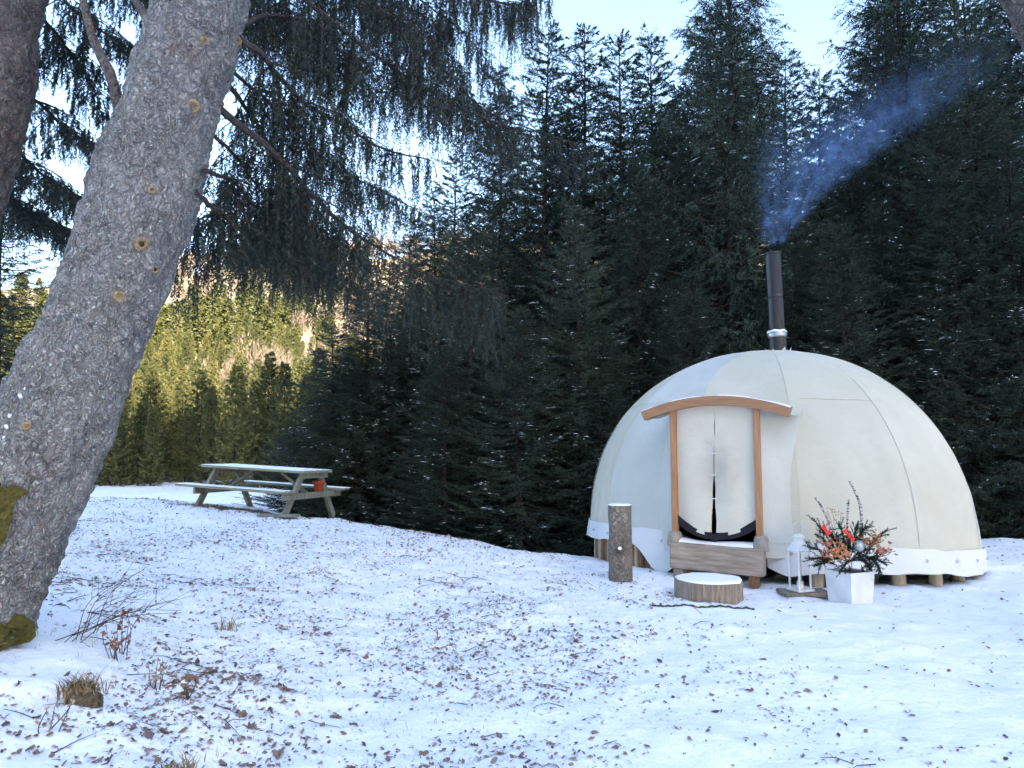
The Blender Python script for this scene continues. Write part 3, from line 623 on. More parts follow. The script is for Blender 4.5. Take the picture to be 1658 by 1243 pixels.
# white skirt round the foot
th = np.linspace(0, 2 * np.pi, 240); dth = np.abs((th - da + np.pi) % (2 * np.pi) - np.pi); keepm = dth > .19
low = zb_of(th) - .27 + .05 * np.sin(th * 9) * .4
thl = (th - math.pi) % (2 * np.pi); leftarc = np.exp(-((th - math.radians(205)) / .5) ** 2); low = low + .09 * leftarc
low = low - .30 * np.exp(-((th - (da - .30)) / .10) ** 2) - .10 * np.exp(-((th - (da + .28)) / .12) ** 2)
for a_, b_ in ((da + .19, da + 2 * np.pi - .19),):
    tt = np.linspace(a_, b_, 230); lw = np.interp(tt % (2 * np.pi), th, low); rows = []
    for s in np.linspace(0, 1, 9):
        zt = zb_of(tt) + .03; z = zt + (lw - zt) * s; r = R0 * 1.006 + .02 * s + .018 * s * np.sin(tt * 23 + 2 * np.sin(tt * 7)) ; rows.append(np.stack([r * np.cos(tt), r * np.sin(tt), z], -1))
    g = G(); V = np.stack(rows); V += .012 * fbm(V.reshape(-1, 3) * 4, 3, 12).reshape(V.shape[:2])[..., None]; grid(g, V); sk = ob('skirt', g, MAT['canvas_white'], DT, True)
    for j in range(30):
        t_ = a_ + (j + .5) * (b_ - a_) / 30
        if not (math.pi * .95 < t_ % (2 * math.pi) < 2.02 * math.pi): continue
        zz_ = zb_of(t_) - .10; r_ = R0 * 1.006 + .022; g = G(); M_ = rotm((math.cos(t_), math.sin(t_), .1)); a2 = np.linspace(0, 6.283, 12)
        lathe(g, [(.014, -.004), (.022, .006), (.014, .012), (.008, .004)], 10, (r_ * math.cos(t_), r_ * math.sin(t_), zz_), M_); ob('eyelet', g, MAT['steel'], sk, True)
# vestibule cheeks and roof
def dome_n(u, z):
    zb = .48; s = np.clip((np.asarray(z) - zb) / (ZT - zb), 0, .999) ** (1 / EXP); ph = np.arcsin(s); r = R0 * np.cos(ph) ** EXP; return np.sqrt(np.maximum(r * r - np.asarray(u) ** 2, .01))
ND = 2.90
def arch(u): return 2.255 - .165 * (np.asarray(u) / .88) ** 2
for sg in (-1, 1):
    z = np.linspace(.40, 2.16, 24); s = np.linspace(0, 1, 10); S, Zg = np.meshgrid(s, z); ub = .86; n1 = np.minimum(dome_n(ub, Zg) - .03, ND - .08)
    U = sg * (.50 + (ub - .50) * S); N = (ND - .03) + (n1 - ND + .03) * S + .03 * np.sin(S * 3.14) * np.sin(Zg * 3 + sg) ; V = door(U, N, Zg + 0 * S); V += .01 * fbm(V.reshape(-1, 3) * 3, 3, 3).reshape(V.shape[:2])[..., None]
    g = G(); grid(g, V); ob('vestibule_side', g, MAT['canvas_pale'], DT, True)
u = np.linspace(-.87, .87, 30); s = np.linspace(0, 1, 10); U, S = np.meshgrid(u, s); z0 = arch(U) - .02; z1 = z0 + .12; N = (ND - .05) * (1 - S) + (dome_n(U, z1) - .06) * S
g = G(); grid(g, door(U, N, z0 + (z1 - z0) * S - .05 * np.sin(S * 3.14))); ob('vestibule_roof', g, MAT['canvas_cream'], DT, True)
# door frame
DF = bpy.data.objects.new('door_frame', None); COL.objects.link(DF); DF.parent = DT
ang = math.atan2(du[1], du[0]); DF.rotation_euler = (0, 0, ang)     # local x = door width, local -y = outward
YD = -ND
for sg in (-1, 1):
    g = G(); box(g, (0, 0, 0), (.066, .09, 1.66), .006); o = ob('post', g, MAT['larch_wood'], DF, loc=(sg * .505, YD - .05, 1.40))
    g = G(); lathe(g, [(.001, .12), (.07, .115), (.085, .08), (.09, 0), (.09, -.05)], 12, disp=lambda V: .01 * fbm(V * 12, 3, 6)[:, None]); ob('post_base', g, MAT['concrete'], DF, True, (sg * .515, YD - .055, .55))
uu = np.linspace(-.88, .88, 41); zc = arch(uu); sl = np.gradient(zc, uu); nx = -sl / np.sqrt(1 + sl ** 2); nz = 1 / np.sqrt(1 + sl ** 2)
g = G(); rows = []
for (o_n, o_y) in ((-.056, -.07), (.056, -.07), (.056, .07), (-.056, .07), (-.056, -.07)): rows.append(np.stack([uu + nx * o_n, np.full(41, o_y), zc + nz * o_n], 1))
grid(g, np.stack(rows)); 
for e in (0, -1): g.add([r_[e] for r_ in rows[:4]], [[0, 1, 2, 3]])
ob('arch_beam', g, MAT['arch_wood'], DF, loc=(0, YD - .06, 0))
g = G(); V = []
for o_y, o_n in ((-.065, .057), (-.03, .072), (.03, .076), (.065, .057)): V.append(np.stack([uu + nx * o_n, o_y + .004 * np.sin(uu * 20), zc + nz * (o_n - .012 * (np.sin(uu * 11 + 2) > .3))], 1))
grid(g, np.stack(V)); ob('arch_snow', g, MAT['snow'], DF, True, (0, YD - .06, 0))
g = G(); box(g, (0, 0, 0), (1.10, .16, .31), .012); bm_o = ob('threshold_beam', g, MAT['grey_beam'], DF, loc=(.01, YD - .10, .385)); bm_o.rotation_euler = (0, .02, 0)
g = G(); uu2 = np.linspace(-.44, .44, 30); V = []
for yy, hh in ((-.07, .0), (-.05, .025), (.0, .045), (.06, .06), (.09, .03)): V.append(np.stack([uu2, np.full(30, yy) + .006 * np.sin(uu2 * 31), .535 + hh * (.62 + .38 * np.abs(uu2 / .44) ** 2 + .12 * np.sin(uu2 * 9))], 1))
grid(g, np.stack(V)); ob('sill_snow', g, MAT['snow'], DF, True, (0, YD - .06, 0))
g = G(); box(g, (0, 0, 0), (.10, .14, .22), .01); ob('sill_block', g, MAT['stake_wood'], DF, loc=(.42, YD - .02, .13)); g = G(); box(g, (0, 0, 0), (.12, .14, .26), .01); ob('sill_block', g, MAT['grey_beam'], DF, loc=(-.46, YD - .04, .13))
# two door flaps with black hem and dark gap
def gapu(z): return -.005 - .035 * (1.9 - z) / 1.4
def gapw(z): return np.where(z < 1.55, .034 * ((1.55 - z) / 1.0) ** .9, 0.0) + .0015 + .004 * np.sin(z * 17)
def zlow(u): return .64 + .17 * (np.abs(u) / .47) ** 2.0
for sg in (-1, 1):
    s = np.linspace(0, 1, 22); t = np.linspace(0, 1, 40); S, Tt = np.meshgrid(s, t)
    uo = sg * .475; zt = 2.24; zz = zlow(uo * (1 - S)) + Tt * (zt - zlow(uo * (1 - S))); ui = gapu(zz) + sg * np.maximum(gapw(np.maximum(zz, .5)), .001)
    U = ui + (uo - ui) * (1 - S); Yy = -.012 * np.sin((1 - S) * 3.14) - .018 * S * (zz < 1.6) + .010 * np.sin(U * 14 + zz * 2.2) * (1 - Tt * .5) + .008 * fbm(np.stack([U.ravel() * 4, zz.ravel() * 2.5, U.ravel() * 0], 1), 3, 21 + sg).reshape(U.shape)
    g = G(); grid(g, np.stack([U, Yy, zz], -1)); fl = ob('door_flap', g, MAT['canvas_door'], DF, True, (0, YD - .015, 0))
    s = np.linspace(0, 1, 22); V = []
    for o_z, o_y in ((.05, -.012), (.04, -.026), (-.05, -.026), (-.06, -.008)):
        z_ = zlow(uo * (1 - s)) + o_z * (1.05 - .25 * s); ui = gapu(z_) + sg * gapw(np.maximum(z_, .5)) * .75; V.append(np.stack([ui + (uo - ui) * (1 - s), np.full(22, o_y), z_], 1))
    g = G(); grid(g, np.stack(V)); ob('hem', g, MAT['hem_black'], fl)
g = G(); V = np.stack([[(-.06, 0, .50), (.01, 0, .50)], [(-.055, 0, .66), (.015, 0, .66)]]); grid(g, V.astype(float)); ob('strap', g, MAT['hem_black'], DF, loc=(-.01, YD - .035, 0))
for zz_ in (1.62, 1.36, 1.08):
    g = G(); box(g, (0, 0, 0), (.055, .012, .014), .003); ob('toggle', g, MAT['white_metal'], DF, loc=(float(gapu(zz_)) + .003, YD - .045, zz_))
# platform, stakes and posts under the tent
g = G(); lathe(g, [(.001, .34), (2.60, .34), (2.66, .32), (2.66, .24), (2.6, .22), (.001, .22)], 48, disp=lambda V: np.stack([0 * V[:, 0], 0 * V[:, 0], -.17 * V[:, 0] / 3.0], 1)); ob('floor', g, MAT['stake_wood'], DT)
for j in range(34):                                          # close-set stakes on the wood side
    t_ = math.radians(176 + j * 1.95); r_ = 2.64 + random.uniform(-.03, .03)
    if t_ > da - .17: break
    x, y = r_ * math.cos(t_), r_ * math.sin(t_); zg = gz(CX + x, CY + y) - .12; rad = random.uniform(.038, .062); g = G()
    zt = float(zb_of(t_)) - .02
    tube(g, [(x, y, zg), (x + random.uniform(-.01, .01), y, (zg + zt) / 2), (x, y, zt)], [rad, rad * .95, rad * .9], 9, True, lambda V: .006 * fbm(V * 9, 3, j)); ob('stake', g, MAT['stake_wood' if random.random() < .75 else 'post_wood'], DT, True)
for t_deg in (262, 284, 297, 309, 322, 336, 350, 20, 60, 100, 140):
    t_ = math.radians(t_deg); r_ = 2.60; x, y = r_ * math.cos(t_), r_ * math.sin(t_); zg = gz(CX + x, CY + y) - .15; g = G()
    tube(g, [(x, y, zg), (x, y, float(zb_of(t_)) - .15)], [.085, .08], 10, True, lambda V: .006 * fbm(V * 9, 3, 1)); ob('support_post', g, MAT['post_wood'], DT, True)
# stovepipe
CH = bpy.data.objects.new('stovepipe', None); COL.objects.link(CH); CH.parent = DT; CH.location = (at(1258, 566, CY).x - CX, -.05, ZT - .08); CH.rotation_euler = (0, -.022, 0)
def ring(name, prof, mat, k=28): g = G(); lathe(g, prof, k); return ob(name, g, MAT[mat], CH, True)
ring('lower_pipe', [(.135, -.15), (.135, .31), (.135, .33), (.12, .335)], 'pipe_black'); ring('collar', [(.125, .30), (.142, .305), (.147, .33), (.147, .35), (.142, .37), (.128, .38), (.12, .385)], 'steel')
ring('upper_pipe', [(.12, .37), (.12, .40), (.12, .91), (.12, .93), (.1235, .933), (.1235, .955), (.12, .958), (.12, .975), (.12, 1.60), (.12, 1.62), (.126, 1.625), (.126, 1.65), (.112, 1.652), (.110, 1.25)], 'pipe_black')
g = G(); a2 = np.linspace(0, 6.283, 60); V = []
for r_, z_ in ((.126, .386), (.150, .372), (.151, .392), (.124, .415)): V.append(np.stack([r_ * np.cos(a2), r_ * np.sin(a2), z_ + .006 * np.sin(a2 * 5)], 1))
grid(g, np.stack(V)); ob('collar_snow', g, MAT['snow'], CH, True)
for j in range(7):
    a_ = j * .9 + .3; g = G(); h = random.uniform(.09, .15); ca, sa = math.cos(a_), math.sin(a_); t0 = np.array([-sa, ca, 0]); o0 = np.array([ca, sa, 0])
    P0 = o0 * .15 + np.array([0, 0, .0]); V = np.array([P0 - t0 * .09, P0 + t0 * .09, o0 * .20 + t0 * .02 + [0, 0, h], o0 * .27 - t0 * .10 - [0, 0, .06], o0 * .27 + t0 * .10 - [0, 0, .06]]); V2 = V - o0 * .006
    g.add(np.vstack([V, V2]), [[0, 1, 2], [0, 3, 4, 1], [5, 7, 6], [5, 6, 9, 8]]); ob('canvas_flap', g, MAT['canvas_white'], CH)
for (px, py, sx, sy, sd_) in ((1285, 590, .045, .2, 3), (1310, 574, .16, .05, 4), (1215, 575, .14, .05, 6), (1370, 588, .13, .04, 7), (1190, 588, .10, .03, 8)):
    d = at(px, py, CY); th_ = math.atan2(-.75, (px - 1262) / 120.); r_ = min(2.2, .35 + abs(px - 1262) * .0085 + (py - 568) * .02)
    x, y = r_ * math.cos(th_), r_ * math.sin(th_); zz_ = ZT - (1 - math.sqrt(max(0, 1 - (r_ / R0) ** 2))) * 2.95 + .012
    k = 14; a2 = np.linspace(0, 6.283, k, endpoint=False); e = 1 + .3 * np.sin(a2 * 3 + sd_); V = [(x, y, zz_ + .012)]
    for c_, s_, ee in zip(np.cos(a2), np.sin(a2), e):
        X_, Y_ = x + sx * c_ * ee, y + sy * s_ * ee; rr = math.hypot(X_, Y_); V.append((X_, Y_, ZT - (1 - math.sqrt(max(0, 1 - (rr / R0) ** 2))) * 2.95 - .01))
    g = G(); g.add(V, [[0, 1 + i, 1 + (i + 1) % k] for i in range(k)]); ob('roof_snow', g, MAT['snow'], DT, True)
# chain of the skirt between door and canvas
g = G(); P = catmull([np.append(du * .56 + dn * 2.98, .60), np.append(du * .72 + dn * 2.89, .585), np.append(du * .9 + dn * 2.81, .60)], 26)
for i in range(0, 26): box(g, P[i], (.016, .016, .012), .003)
ob('chain', g, MAT['steel'], DT)
print('tent done')

# ------------------------------------------------------------------ smoke: two thin drifting plumes
pt = at(1250, 398, CY - .05)
def smoke(name, label, ax_, bx_, ay_, r0, rk, h, dens, seed):
    zz = np.linspace(0, h, 30); P = np.stack([ax_ * zz + bx_ * zz ** 2, ay_ * zz, zz], 1); R = r0 + rk * zz; g = G(); a = np.linspace(0, 6.283, 24, endpoint=False)
    V = P[:, None, :] + np.stack([np.cos(a), np.sin(a), 0 * a], 1)[None] * R[:, None, None]; idx = np.arange(30 * 24).reshape(30, 24)
    g.add(V.reshape(-1, 3), np.stack([idx[:-1], np.roll(idx, -1, 1)[:-1], np.roll(idx, -1, 1)[1:], idx[1:]], -1).reshape(-1, 4)); g.add(V[-1], [list(range(24))]); g.add(V[0], [list(range(24))[::-1]])
    m = Mt(name); t = m.t; t.nodes.remove(m.b); x, y, z = m.xyz(); vol = t.nodes.new('ShaderNodeVolumePrincipled')
    cx = m.math('ADD', m.math('MULTIPLY', z, ax_), m.math('MULTIPLY', m.math('MULTIPLY', z, z), bx_)); dx = m.math('SUBTRACT', x, cx); dy = m.math('SUBTRACT', y, m.math('MULTIPLY', z, ay_))
    rr = m.math('ADD', m.math('MULTIPLY', z, rk), r0); d = m.math('DIVIDE', m.math('SQRT', m.math('ADD', m.math('MULTIPLY', dx, dx), m.math('MULTIPLY', dy, dy))), rr)
    fall = m.step(d, 1.0, .0); nz = m.step(m.noise(2.5 + .4 * seed, 5, m.vec((1.0, 1.0, .6)), .62, 2.2), .46, .64); fade = m.math('POWER', 2.718, m.math('MULTIPLY', z, -.62))
    edge = m.step(z, h, h * .3)
    den = m.math('MULTIPLY', m.math('MULTIPLY', m.math('MULTIPLY', fall, m.math('ADD', nz, .05)), m.math('MULTIPLY', fade, edge)), dens)
    t.links.new(den, vol.inputs['Density']); vol.inputs['Color'].default_value = (.34, .56, 1.0, 1); vol.inputs['Anisotropy'].default_value = .1
    t.links.new(vol.outputs[0], t.nodes['Material Output'].inputs['Volume'])
    o = ob(name, g, m.m, None, True, pt + Vector((0, 0, .02))); tag(o, label, 'smoke', kind='stuff')
smoke('smoke_plume', 'blue wood smoke drifting sideways off the black stovepipe', .50, .17, .10, .21, .42, 3.8, 2.9, 1)
smoke('smoke_wisp', 'thin blue smoke wisp rising straight above the stovepipe', .14, .10, .2, .22, .32, 3.0, 1.7, 2)

# ------------------------------------------------------------------ log step, log post, lantern, planter, rope
def log(g, r, h, seed, k=40, n=14, amp=.012):
    z = np.linspace(0, h, n); a = np.linspace(0, 6.283, k, endpoint=False)
    R = r * (1 + .04 * np.sin(2 * a + seed) + .02 * np.sin(5 * a)); V = np.stack([R * np.cos(a) + 0 * z[:, None], R * np.sin(a) + 0 * z[:, None], z[:, None] + 0 * a], -1)
    D = amp * fbm(V.reshape(-1, 3) * [16, 16, 5], 3, seed).reshape(n, k); V[..., 0] += D * np.cos(a); V[..., 1] += D * np.sin(a)
    idx = np.arange(n * k).reshape(n, k); g.add(V.reshape(-1, 3), np.stack([idx[:-1], np.roll(idx, -1, 1)[:-1], np.roll(idx, -1, 1)[1:], idx[1:]], -1).reshape(-1, 4)); g.add(V[-1], [list(range(k))]); g.add(V[0], [list(range(k))[::-1]]); return V[-1]
def cap(top, th, seed, inset=.97):
    g = G(); c = top.mean(0); V = []
    for s, h in ((1.0, 0), (.985, th * .7), (.93, th), (.6, th * 1.05), (.25, th * 1.1)): V.append(c + (top - c) * s * inset + [0, 0, h])
    V = np.stack(V); V[..., 2] += .2 * th * fbm(V.reshape(-1, 3) * 12, 3, seed).reshape(V.shape[:2]); k = top.shape[0]; idx = np.arange(5 * k).reshape(5, k)
    g.add(V.reshape(-1, 3), np.stack([idx[:-1], np.roll(idx, -1, 1)[:-1], np.roll(idx, -1, 1)[1:], idx[1:]], -1).reshape(-1, 4)); g.add(V[-1], [list(range(k))]); return g
p = at(1148, 950, 8.05); zg = gz(p.x, p.y); t = thing('log_step', 'low round log slab covered with snow, used as a step at the tent door', 'log', (p.x, p.y, zg - .05))
g = G(); top = log(g, .345, .235, 3); ob('slab', g, MAT['slab_wood'], t); ob('snow_cap', cap(top, .022, 2), MAT['snow'], t, True)
p = at(1005, 940, 8.7); zg = gz(p.x, p.y); t = thing('log_post', 'upright bark-covered log standing in the snow beside the tent stakes', 'log', (p.x, p.y, zg - .06))
g = G(); top = log(g, .128, .90, 8, 36, 30, .008); ob('log', g, MAT['bark_log'], t, True); ob('snow_cap', cap(top, .014, 4, 1.0), MAT['snow'], t, True)
g = G(); lathe(g, [(.05, -.01), (.045, .008), (.02, .014), (.001, .012)], 14, (-.02, -.127, .40), rotm((-.1, -1, .1)), 0, lambda V: .004 * fbm(V * 50, 2, 3)[:, None]); kn = ob('knot', g, MAT['bark_brown'], t, True)
g = G(); lathe(g, [(.022, -.004), (.018, .010), (.001, .014)], 10, (-.025, -.138, .425), rotm((-.1, -1, .5))); ob('knot_snow', g, MAT['snow'], kn, True)
# lantern on a small slab
p = at(1296, 958, 8.2); zg = gz(p.x, p.y)
sl = thing('stone_slab', 'thin flat slab half under snow beneath the white lantern', 'slab', (p.x + .05, p.y + .02, zg)); g = G(); box(g, (0, 0, .012), (.52, .3, .045), .012); ob('slab', g, MAT['stone'], sl)
t = thing('lantern', 'tall narrow white metal lantern with glass sides beside the flower pot', 'lantern', (p.x, p.y, zg + .036), .35); W, HH = .165, .40
g = G(); box(g, (0, 0, .012), (W + .05, W + .05, .022), .005); ob('base', g, MAT['white_metal'], t)
for sx in (-1, 1):
    for sy in (-1, 1): g = G(); box(g, (sx * W * .45, sy * W * .45, .02 + HH / 2), (.018, .018, HH), .003); ob('corner_post', g, MAT['white_metal'], t)
for a_ in range(4):
    g = G(); c, s_ = math.cos(a_ * 1.5708), math.sin(a_ * 1.5708); R_ = np.array([[c, -s_, 0], [s_, c, 0], [0, 0, 1]])
    box(g, R_ @ np.array([0, W * .45, .022 + HH / 2]), (W * .82, .003, HH - .03), 0, R_); ob('pane', g, MAT['glass'], t)
g = G(); lathe(g, [(W * .72, HH + .02), (W * .74, HH + .035), (W * .34, HH + .13), (W * .32, HH + .16), (W * .40, HH + .165), (W * .40, HH + .18), (.03, HH + .21), (.001, HH + .215)], 4, M=np.array([[.7071, -.7071, 0], [.7071, .7071, 0], [0, 0, 1]])); ob('roof', g, MAT['white_metal'], t)
g = G(); a2 = np.linspace(0, 6.283, 25); tube(g, np.stack([.055 * np.cos(a2), .012 * np.cos(a2) * 0 + .018 * np.sin(a2), HH + .265 + .06 * np.sin(a2)], 1), .006, 6, False); ob('ring_handle', g, MAT['steel'], t, True)
g = G(); lathe(g, [(.001, .10), (.035, .10), (.035, .022)], 14); ob('candle', g, MAT['wax'], t, True)
# planter
p = at(1377, 972, 7.95); zg = gz(p.x, p.y); PL = thing('planter', 'square white pot with birch sticks, fir sprigs, russet leaves and red ribbon', 'planter', (p.x, p.y, zg), .42)
g = G(); sq = np.array([[.7071, -.7071, 0], [.7071, .7071, 0], [0, 0, 1]]); lathe(g, [(.001, -.06), (.205, -.06), (.21, -.04), (.24, .31), (.24, .325), (.22, .325), (.215, .28), (.001, .28)], 4, M=sq); ob('pot', g, MAT['white_pot'], PL)
g = G(); lathe(g, [(.15, .282), (.10, .32), (.001, .34)], 12, disp=lambda V: .012 * fbm(V * 20, 3, 2)[:, None]); ob('soil', g, MAT['leaf_dark'], PL)
RZ = np.array(Matrix.Rotation(-.42, 3, 'Z'))
def L(px, py, dy=0.): v = at(px, py, p.y + dy) - Vector((p.x, p.y, zg)); return RZ @ np.array(v)
def stick(pts, r0, r1, seed):
    g = G(); P = catmull(pts, 22); tube(g, P, np.linspace(r0, r1, 22), 8, True, lambda V: .003 * fbm(V * 30, 2, seed))
    rr = np.random.default_rng(seed)
    for j in (5, 9, 12, 16, 19): d = rr.normal(size=3); d[2] = .4; d /= np.linalg.norm(d); tube(g, [P[j], P[j] + d * .025], [.007, .004], 5)
    ob('birch_stick', g, MAT['birch'], PL, True)
stick([L(1392, 900), L(1395, 860), L(1393, 820), L(1384, 795), L(1375, 779)], .017, .011, 3); stick([L(1352, 900), L(1343, 850), L(1330, 820), L(1320, 806)], .015, .010, 4); stick([L(1372, 900), L(1372, 850), L(1374, 808)], .012, .010, 5)
def sprig(start, end, seed, sub=5, w=.10):
    r = np.random.default_rng(seed); g = G(); s, e = np.array(start), np.array(end); mid = (s + e) / 2 + [0, 0, .03]; P = catmull([s, mid, e], 14); tube(g, P, np.linspace(.006, .003, 14), 4, False)
    P0, Dv, Ln = [P[2:-1]], [np.gradient(P, axis=0)[2:-1]], [np.full(11, .05)]
    for j in range(sub):
        i = r.integers(3, 13); T = np.gradient(P, axis=0)[i]; T /= np.linalg.norm(T); d = T + r.normal(size=3) * .7; d /= np.linalg.norm(d); P0.append(P[i][None]); Dv.append(d[None]); Ln.append(np.array([w * r.uniform(.6, 1.2)])); tube(g, [P[i], P[i] + d * Ln[-1][0]], [.003, .002], 3, False)
    P0 = np.concatenate(P0); Dv = np.concatenate(Dv); Dv /= np.linalg.norm(Dv, axis=1)[:, None]; Ln = np.concatenate(Ln); V, F = needle_tris(P0, Dv, Ln, 34, .026, .006, r, 1.1)
    o = ob('fir_sprig', g, MAT['twig_bark'], PL); c = G(); c.add(V, F); ob('needles', c, MAT['needles'], o)
for i, (a_, b_) in enumerate([((1360, 905), (1317, 840)), ((1350, 910), (1310, 885)), ((1350, 912), (1313, 905)), ((1355, 915), (1322, 915)), ((1375, 915), (1378, 950)), ((1395, 915), (1398, 938)), ((1400, 915), (1415, 932)), ((1400, 900), (1435, 858)),
                             ((1370, 890), (1360, 852)), ((1380, 890), (1388, 850)), ((1390, 880), (1400, 856)), ((1360, 890), (1338, 862)), ((1395, 905), (1432, 912)), ((1350, 900), (1325, 868)), ((1385, 905), (1360, 925)), ((1410, 905), (1425, 925)), ((1375, 910), (1345, 890)), ((1375, 910), (1405, 890)), ((1375, 910), (1375, 875)), ((1380, 905), (1415, 905)), ((1370, 908), (1335, 908)), ((1378, 900), (1390, 870)), ((1368, 900), (1350, 870)), ((1380, 908), (1408, 915))]):
    sprig(L(*a_, random.uniform(-.1, .05)), L(*b_, random.uniform(-.22, .02)), 200 + i, 11, .12)
LEAF = np.array([(0, 0), (.10, .16), (.26, .20), (.24, .34), (.42, .46), (.28, .56), (.30, .74), (.13, .78), (0, 1.0), (-.13, .78), (-.30, .74), (-.28, .56), (-.42, .46), (-.24, .34), (-.26, .20), (-.10, .16)])
OVAL = np.array([(0, 0), (.14, .15), (.26, .36), (.26, .58), (.14, .82), (0, 1.0), (-.14, .82), (-.26, .58), (-.26, .36), (-.14, .15)])
def leaf_verts(shape, size, curl, fold, seed):
    r = np.random.default_rng(seed); o = shape * size; o = np.vstack([[0, .5 * size], o]); x, y = o[:, 0], o[:, 1] - .45 * size
    z = curl * (y * y) / size + fold * np.abs(x) + r.normal(size=len(x)) * .045 * size; k = len(shape)
    return np.stack([x, y, z], 1), [[0, 1 + i, 1 + (i + 1) % k] for i in range(k)]
r = np.random.default_rng(5)
def leaf_cluster(name, cen, rad, n, size, mat, seed):
    r = np.random.default_rng(seed); g = G()
    for j in range(n):
        V, F = leaf_verts(OVAL, size * r.uniform(.7, 1.25), .6, .5, seed + j); q = Quaternion(r.normal(size=4)).normalized(); V = V @ np.array(q.to_matrix()).T + np.array(cen) + r.normal(size=3) * rad; g.add(V, F)
    tag(ob(name, g, MAT[mat], PL), kind='stuff')
leaf_cluster('russet_leaves', L(1352, 892, -.2), (.095, .06, .05), 90, .05, 'leaf_orange', 1); leaf_cluster('russet_leaves', L(1345, 878, -.1), (.06, .05, .04), 26, .045, 'leaf_rose', 2); leaf_cluster('russet_leaves', L(1408, 875, -.18), (.065, .05, .05), 55, .045, 'leaf_orange', 3)
leaf_cluster('russet_leaves', L(1428, 892, -.1), (.07, .05, .045), 34, .055, 'leaf_rose', 4); leaf_cluster('russet_leaves', L(1372, 878, -.02), (.08, .06, .06), 40, .05, 'leaf_dark', 6)
for i, q in enumerate(((1428, 872), (1440, 897), (1450, 892), (1436, 905))): g = G(); P = [L(1400, 905), L((1400 + q[0]) / 2, q[1] + 6), L(*q)]; tube(g, catmull(P, 8), .003, 4, False); ob('stem', g, MAT['twig_bark'], PL)
for a_, b_ in (((1332, 852), (1344, 866)), ((1368, 858), (1382, 876))):
    g = G(); A_, B_ = L(*a_, -.14), L(*b_, -.16); d = B_ - A_; s_ = np.cross(d, RZ @ np.array([0, 1, 0])); s_ = s_ / np.linalg.norm(s_) * .022; rows = [np.stack([A_ + d * t_ - s_ * (1 + .3 * math.sin(t_ * 9)) + [0, 0, .012 * math.sin(t_ * 7)], A_ + d * t_ + s_ + [0, 0, .012 * math.cos(t_ * 7)]]) for t_ in np.linspace(0, 1, 9)]
    grid(g, np.stack(rows)); grid(g, np.stack(rows) + (RZ @ np.array([0, .004, 0]))); ob('ribbon', g, MAT['red_ribbon'], PL, True)
g = G(); a2 = np.linspace(-1.57, 1.57, 14); lathe(g, np.stack([.062 * np.cos(a2), .062 * np.sin(a2)], 1), 22, L(1391, 884, -.16)); ob('bauble', g, MAT['bauble'], PL, True)
g = G()
for (a_, b_) in (((1350, 880), (1348, 828)), ((1350, 870), (1340, 826)), ((1352, 870), (1362, 828))): tube(g, catmull([L(*a_), L((a_[0] + b_[0]) / 2 + 2, (a_[1] + b_[1]) / 2), L(*b_)], 8), .002, 3, False)
for j in range(40): q = L(1350 + r.normal() * 8, 829 + r.normal() * 5, r.normal() * .05); box(g, q, (.008, .008, .006), 0)
ob('dried_umbel', g, MAT['dry_grass'], PL)
# cord on the snow
P = [at(px, py, yd) for px, py, yd in ((1055, 979, 7.5), (1105, 985, 7.45), (1165, 988, 7.4), (1222, 994, 7.3))]; P = catmull(P, 60); P[:, 2] = ground_z(P[:, 0], P[:, 1]) + .008 + .005 * np.sin(np.arange(60) * 1.3)
g = G(); tube(g, P - P[0], .010, 6); o = ob('cord', g, MAT['rope'], None, True, Vector(P[0])); tag(o, 'thin dark cord lying on the snow in front of the log step', 'cord')

# ------------------------------------------------------------------ picnic table
pl, pr = at(293, 776, 12.35), at(470, 789, 11.6); fl = np.array([(pl.x + pr.x) / 2, (pl.y + pr.y) / 2]); ax_ = np.array([pr.x - pl.x, pr.y - pl.y]); LEN = float(np.linalg.norm(ax_)); ax_ /= LEN; cr_ = np.array([-ax_[1], ax_[0]])
cen = fl + cr_ * .66; PT = thing('picnic_table', 'weathered grey wooden picnic table with joined benches and a thin snow cover', 'picnic table', (cen[0], cen[1], gz(cen[0], cen[1]) - .02), math.atan2(ax_[1], ax_[0])); PT.rotation_euler = (.0, .045, math.atan2(ax_[1], ax_[0]))
HL_ = LEN / 2
def plank(name, y, z, wdt, th, x0=-HL_, x1=HL_, mat='table_wood'):
    g = G(); box(g, (0, 0, 0), (x1 - x0, wdt, th), .006); o = ob(name, g, MAT[mat], PT, loc=((x0 + x1) / 2, y, z)); return o
def snowstrip(par, l, wdt, th, seed, z):
    g = G(); xs = np.linspace(-l / 2, l / 2, 40); V = []
    for s, h in ((-1, 0), (-.9, .8), (-.3, 1), (.3, 1), (.9, .8), (1, 0)): V.append(np.stack([xs, np.full(40, s * wdt / 2 * .97), z + th * h * (1 + .35 * n2(xs, xs * 0 + s, .12, 3, seed))], 1))
    grid(g, np.stack(V)); ob('snow', g, MAT['snow'], par, True)
for i, y in enumerate((-.32, -.16, 0, .16, .32)): o = plank('tabletop_plank', y, .745, .148, .04, -HL_ + .12 + .01 * (i % 2), HL_ + .02); snowstrip(o, LEN - .11, .148, .008, i, .02)
for sg in (-1, 1):
    for y in (.62, .75): o = plank('bench_plank', sg * y, .44, .12, .04, -HL_ + (.0 if sg < 0 else .25), HL_ + (0 if sg < 0 else .12)); snowstrip(o, LEN - .02, .12, .008, 20 + sg, .02)
